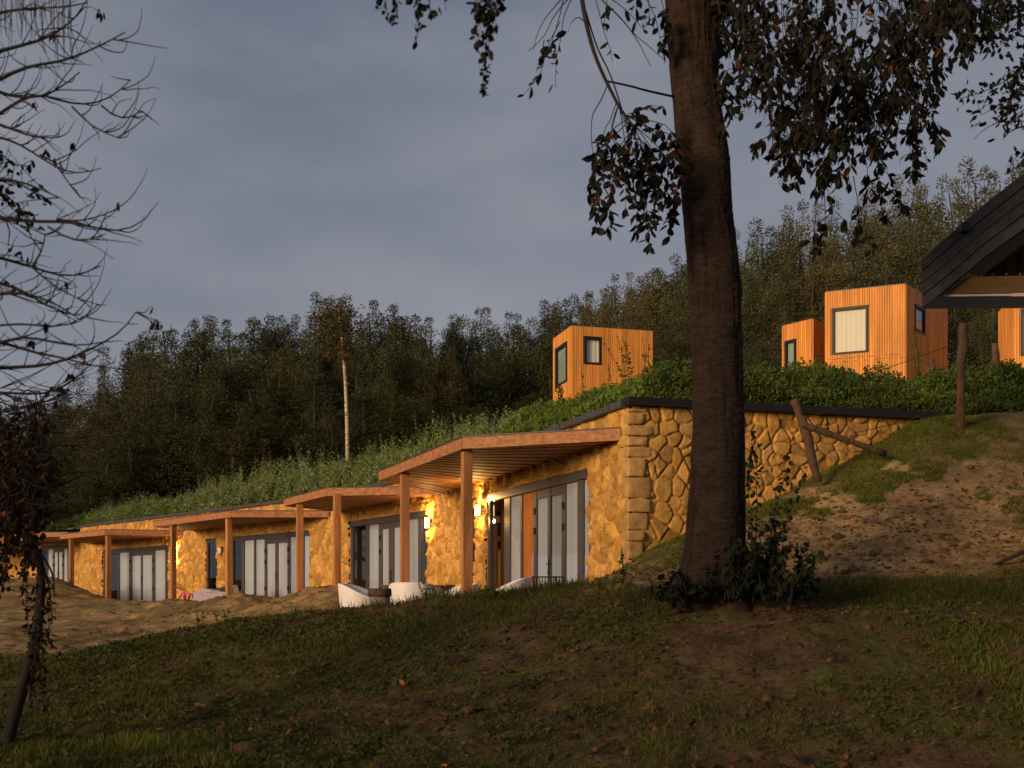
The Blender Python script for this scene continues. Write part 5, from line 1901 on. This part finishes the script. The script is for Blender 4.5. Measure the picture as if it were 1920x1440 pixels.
for k in range(18):                                        # long drooping leaves at the top edge
    x = rng.uniform(1770, 1925)
    yb = np.interp(x, [1770, 1800, 1830, 1870, 1925], [40, 105, 120, 60, 110]) * rng.uniform(.3, 1)
    Yq = 11.5 + rng.normal(0, .3)
    pp = stroke([(x + rng.normal(0, 8), -60, Yq), (x, yb * .4, Yq), (x, yb, Yq)], .005, .002, ob, .02, origin=ro)
    hang_leaves(ol, pp, ro, .06, 2, .12, .4, CL, .2)
stroke([(2270, -100, 11.5), (2000, -90, 11.5), (1850, -60, 11.5), (1770, -55, 11.5)], .04, .01, ob, .02, origin=ro)
ob.build('branches', M['twig'], rt_, smooth=True)
ol.build('foliage', M['cherryleaf'], rt_)

# birch sprays at the top, hanging from a limb above the camera
YH = 7.5
hpos = np.array([-4.6, 5.0, -1.6])
ht_, ho = side_tree('birch_tree', 'birch sprays of small dark leaves hanging from the top edge left of the trunk', hpos, [hpos, (-4.5, 5.1, 1.5), (-4.2, 5.4, 4.2), (-3.9, 5.6, 5.6)], .12, .05)
ob, ol = MB(), MB()
pth = np.array([(-4.1, 5.45, 4.4), (-2.6, 6.4, 4.75), (-1.4, 7.0, 4.75), (-.5, 7.5, 4.55), (-.1, 7.6, 4.4)])
ob.tube(pth - ho, [.045, .035, .025, .015, .006], 8)
for x0, y0, x1, y1, n in ((722, -60, 728, 40, 1), (738, -60, 740, 48, 2), (712, -50, 708, 22, 1), (790, -70, 782, 78, 2), (800, -60, 806, 32, 2), (822, -50, 836, 18, 1), (778, -60, 784, 40, 1), (912, -90, 905, 178, 3), (925, -80, 930, 50, 3), (900, -60, 892, 92, 2), (920, -60, 916, 110, 2), (905, -60, 900, 60, 3), (940, -50, 938, 14, 2)):
    Yq = YH + rng.normal(0, .12)
    pp = stroke([(x0, y0 - 140, Yq), (x0, y0, Yq), ((x0 + x1) / 2 + rng.normal(0, 4), (y0 + y1) / 2, Yq), (x1, y1, Yq)], .004, .0015, ob, .008, origin=ho, sides=4)
    hang_leaves(ol, pp, ho, .03, n, .055, .75, (.9, .9, .9), .12, .8, spread=.9)
ob.build('branches', M['twig'], ht_, smooth=True)
ol.build('foliage', M['cherryleaf'], ht_)

# arching dead sapling with withered leaves, lower left
YA = 10.6
apos = P(14, 1392, YA)
at_ = empty('withered_sapling', tuple(apos), 'arching dark sapling hung with withered brown leaves at the lower left edge', 'sapling')
am, al = MB(), MB()
arch = [(12, 1400, YA), (30, 1330, YA), (58, 1235, YA), (78, 1140, YA), (80, 1070, YA), (66, 1020, YA), (40, 985, YA), (5, 955, YA), (-60, 930, YA), (-140, 940, YA)]
pp = stroke(arch, .055, .022, None, .01, n=60)
am.tube(pp - apos, np.interp(np.linspace(0, 1, 60), [0, .4, 1], [.06, .042, .018]), 9)
am.build('trunk', M['twig'], at_, smooth=True)
am = MB()
ga = np.random.default_rng(3)
BRN = (.9, .9, .9)
for k in range(210):
    if k < 60:
        s = pp[ga.integers(22, 60)]
        a = (s[0] * F / s[1] + 960, HZ - s[2] * F / s[1])
        b = (a[0] + ga.normal(-4, 16), a[1] + ga.uniform(30, 190))
    else:
        a = (ga.uniform(-40, 75), ga.uniform(730, 960))
        b = (a[0] + ga.normal(8, 22), a[1] + ga.uniform(40, 170))
        lim = np.interp(b[0], [-40, 20, 60, 110], [1230, 1100, 1060, 900])
        b = (b[0], min(b[1], lim))
    Yq = YA + ga.normal(0, .25)
    path = stroke([(a[0], a[1], Yq), ((a[0] + b[0]) / 2 + ga.normal(0, 10), (a[1] + b[1]) / 2, Yq), (b[0], b[1], Yq)], .006, .002, am, .03, origin=apos, sides=4)
    hang_leaves(al, path, apos, .05, 2, .075, .5, BRN, .15, .8, alt=(2.2, 1.6, 1.3), frac=.12, spread=.9)
for pts in ([(-140, 900), (-40, 860), (20, 815), (60, 790), (105, 800)], [(-140, 930), (-20, 900), (40, 850), (75, 805), (110, 745)], [(-140, 980), (0, 930), (60, 900), (100, 880), (130, 850)], [(60, 1010), (80, 1060), (96, 1110), (98, 1170)], [(-140, 860), (-20, 820), (40, 780), (80, 750), (110, 720)], [(70, 1030), (100, 1060), (102, 1120)], [(40, 985), (80, 960), (120, 955)], [(40, 850), (90, 830), (150, 835)], [(20, 900), (80, 905), (130, 930)]):
    path = stroke([(a, b, YA + ga.normal(0, .15)) for a, b in pts], .014, .004, am, .02, origin=apos)
    hang_leaves(al, path, apos, .05, 1, .06, .5, BRN, .4, .8, spread=.9)
for k in range(130):                                     # fine brushwood behind the leaves
    a = (ga.uniform(-60, 120), ga.uniform(720, 960))
    sgn = 1 if ga.random() < .7 else -1
    ln = ga.uniform(40, 130)
    b = (a[0] + sgn * ln, a[1] - ga.uniform(-20, 70))
    b = (min(b[0], 215 - abs(a[1] - 820) * .35), b[1])
    Yq = YA + ga.normal(0, .4)
    stroke([(a[0], a[1], Yq), ((a[0] + b[0]) / 2, (a[1] + b[1]) / 2 + ga.uniform(0, 18), Yq), (b[0], b[1], Yq)], .006, .0015, am, .03, origin=apos, sides=4)
am.build('branches', M['twig'], at_, smooth=True)
al.build('withered_leaves', M['withered'], at_)
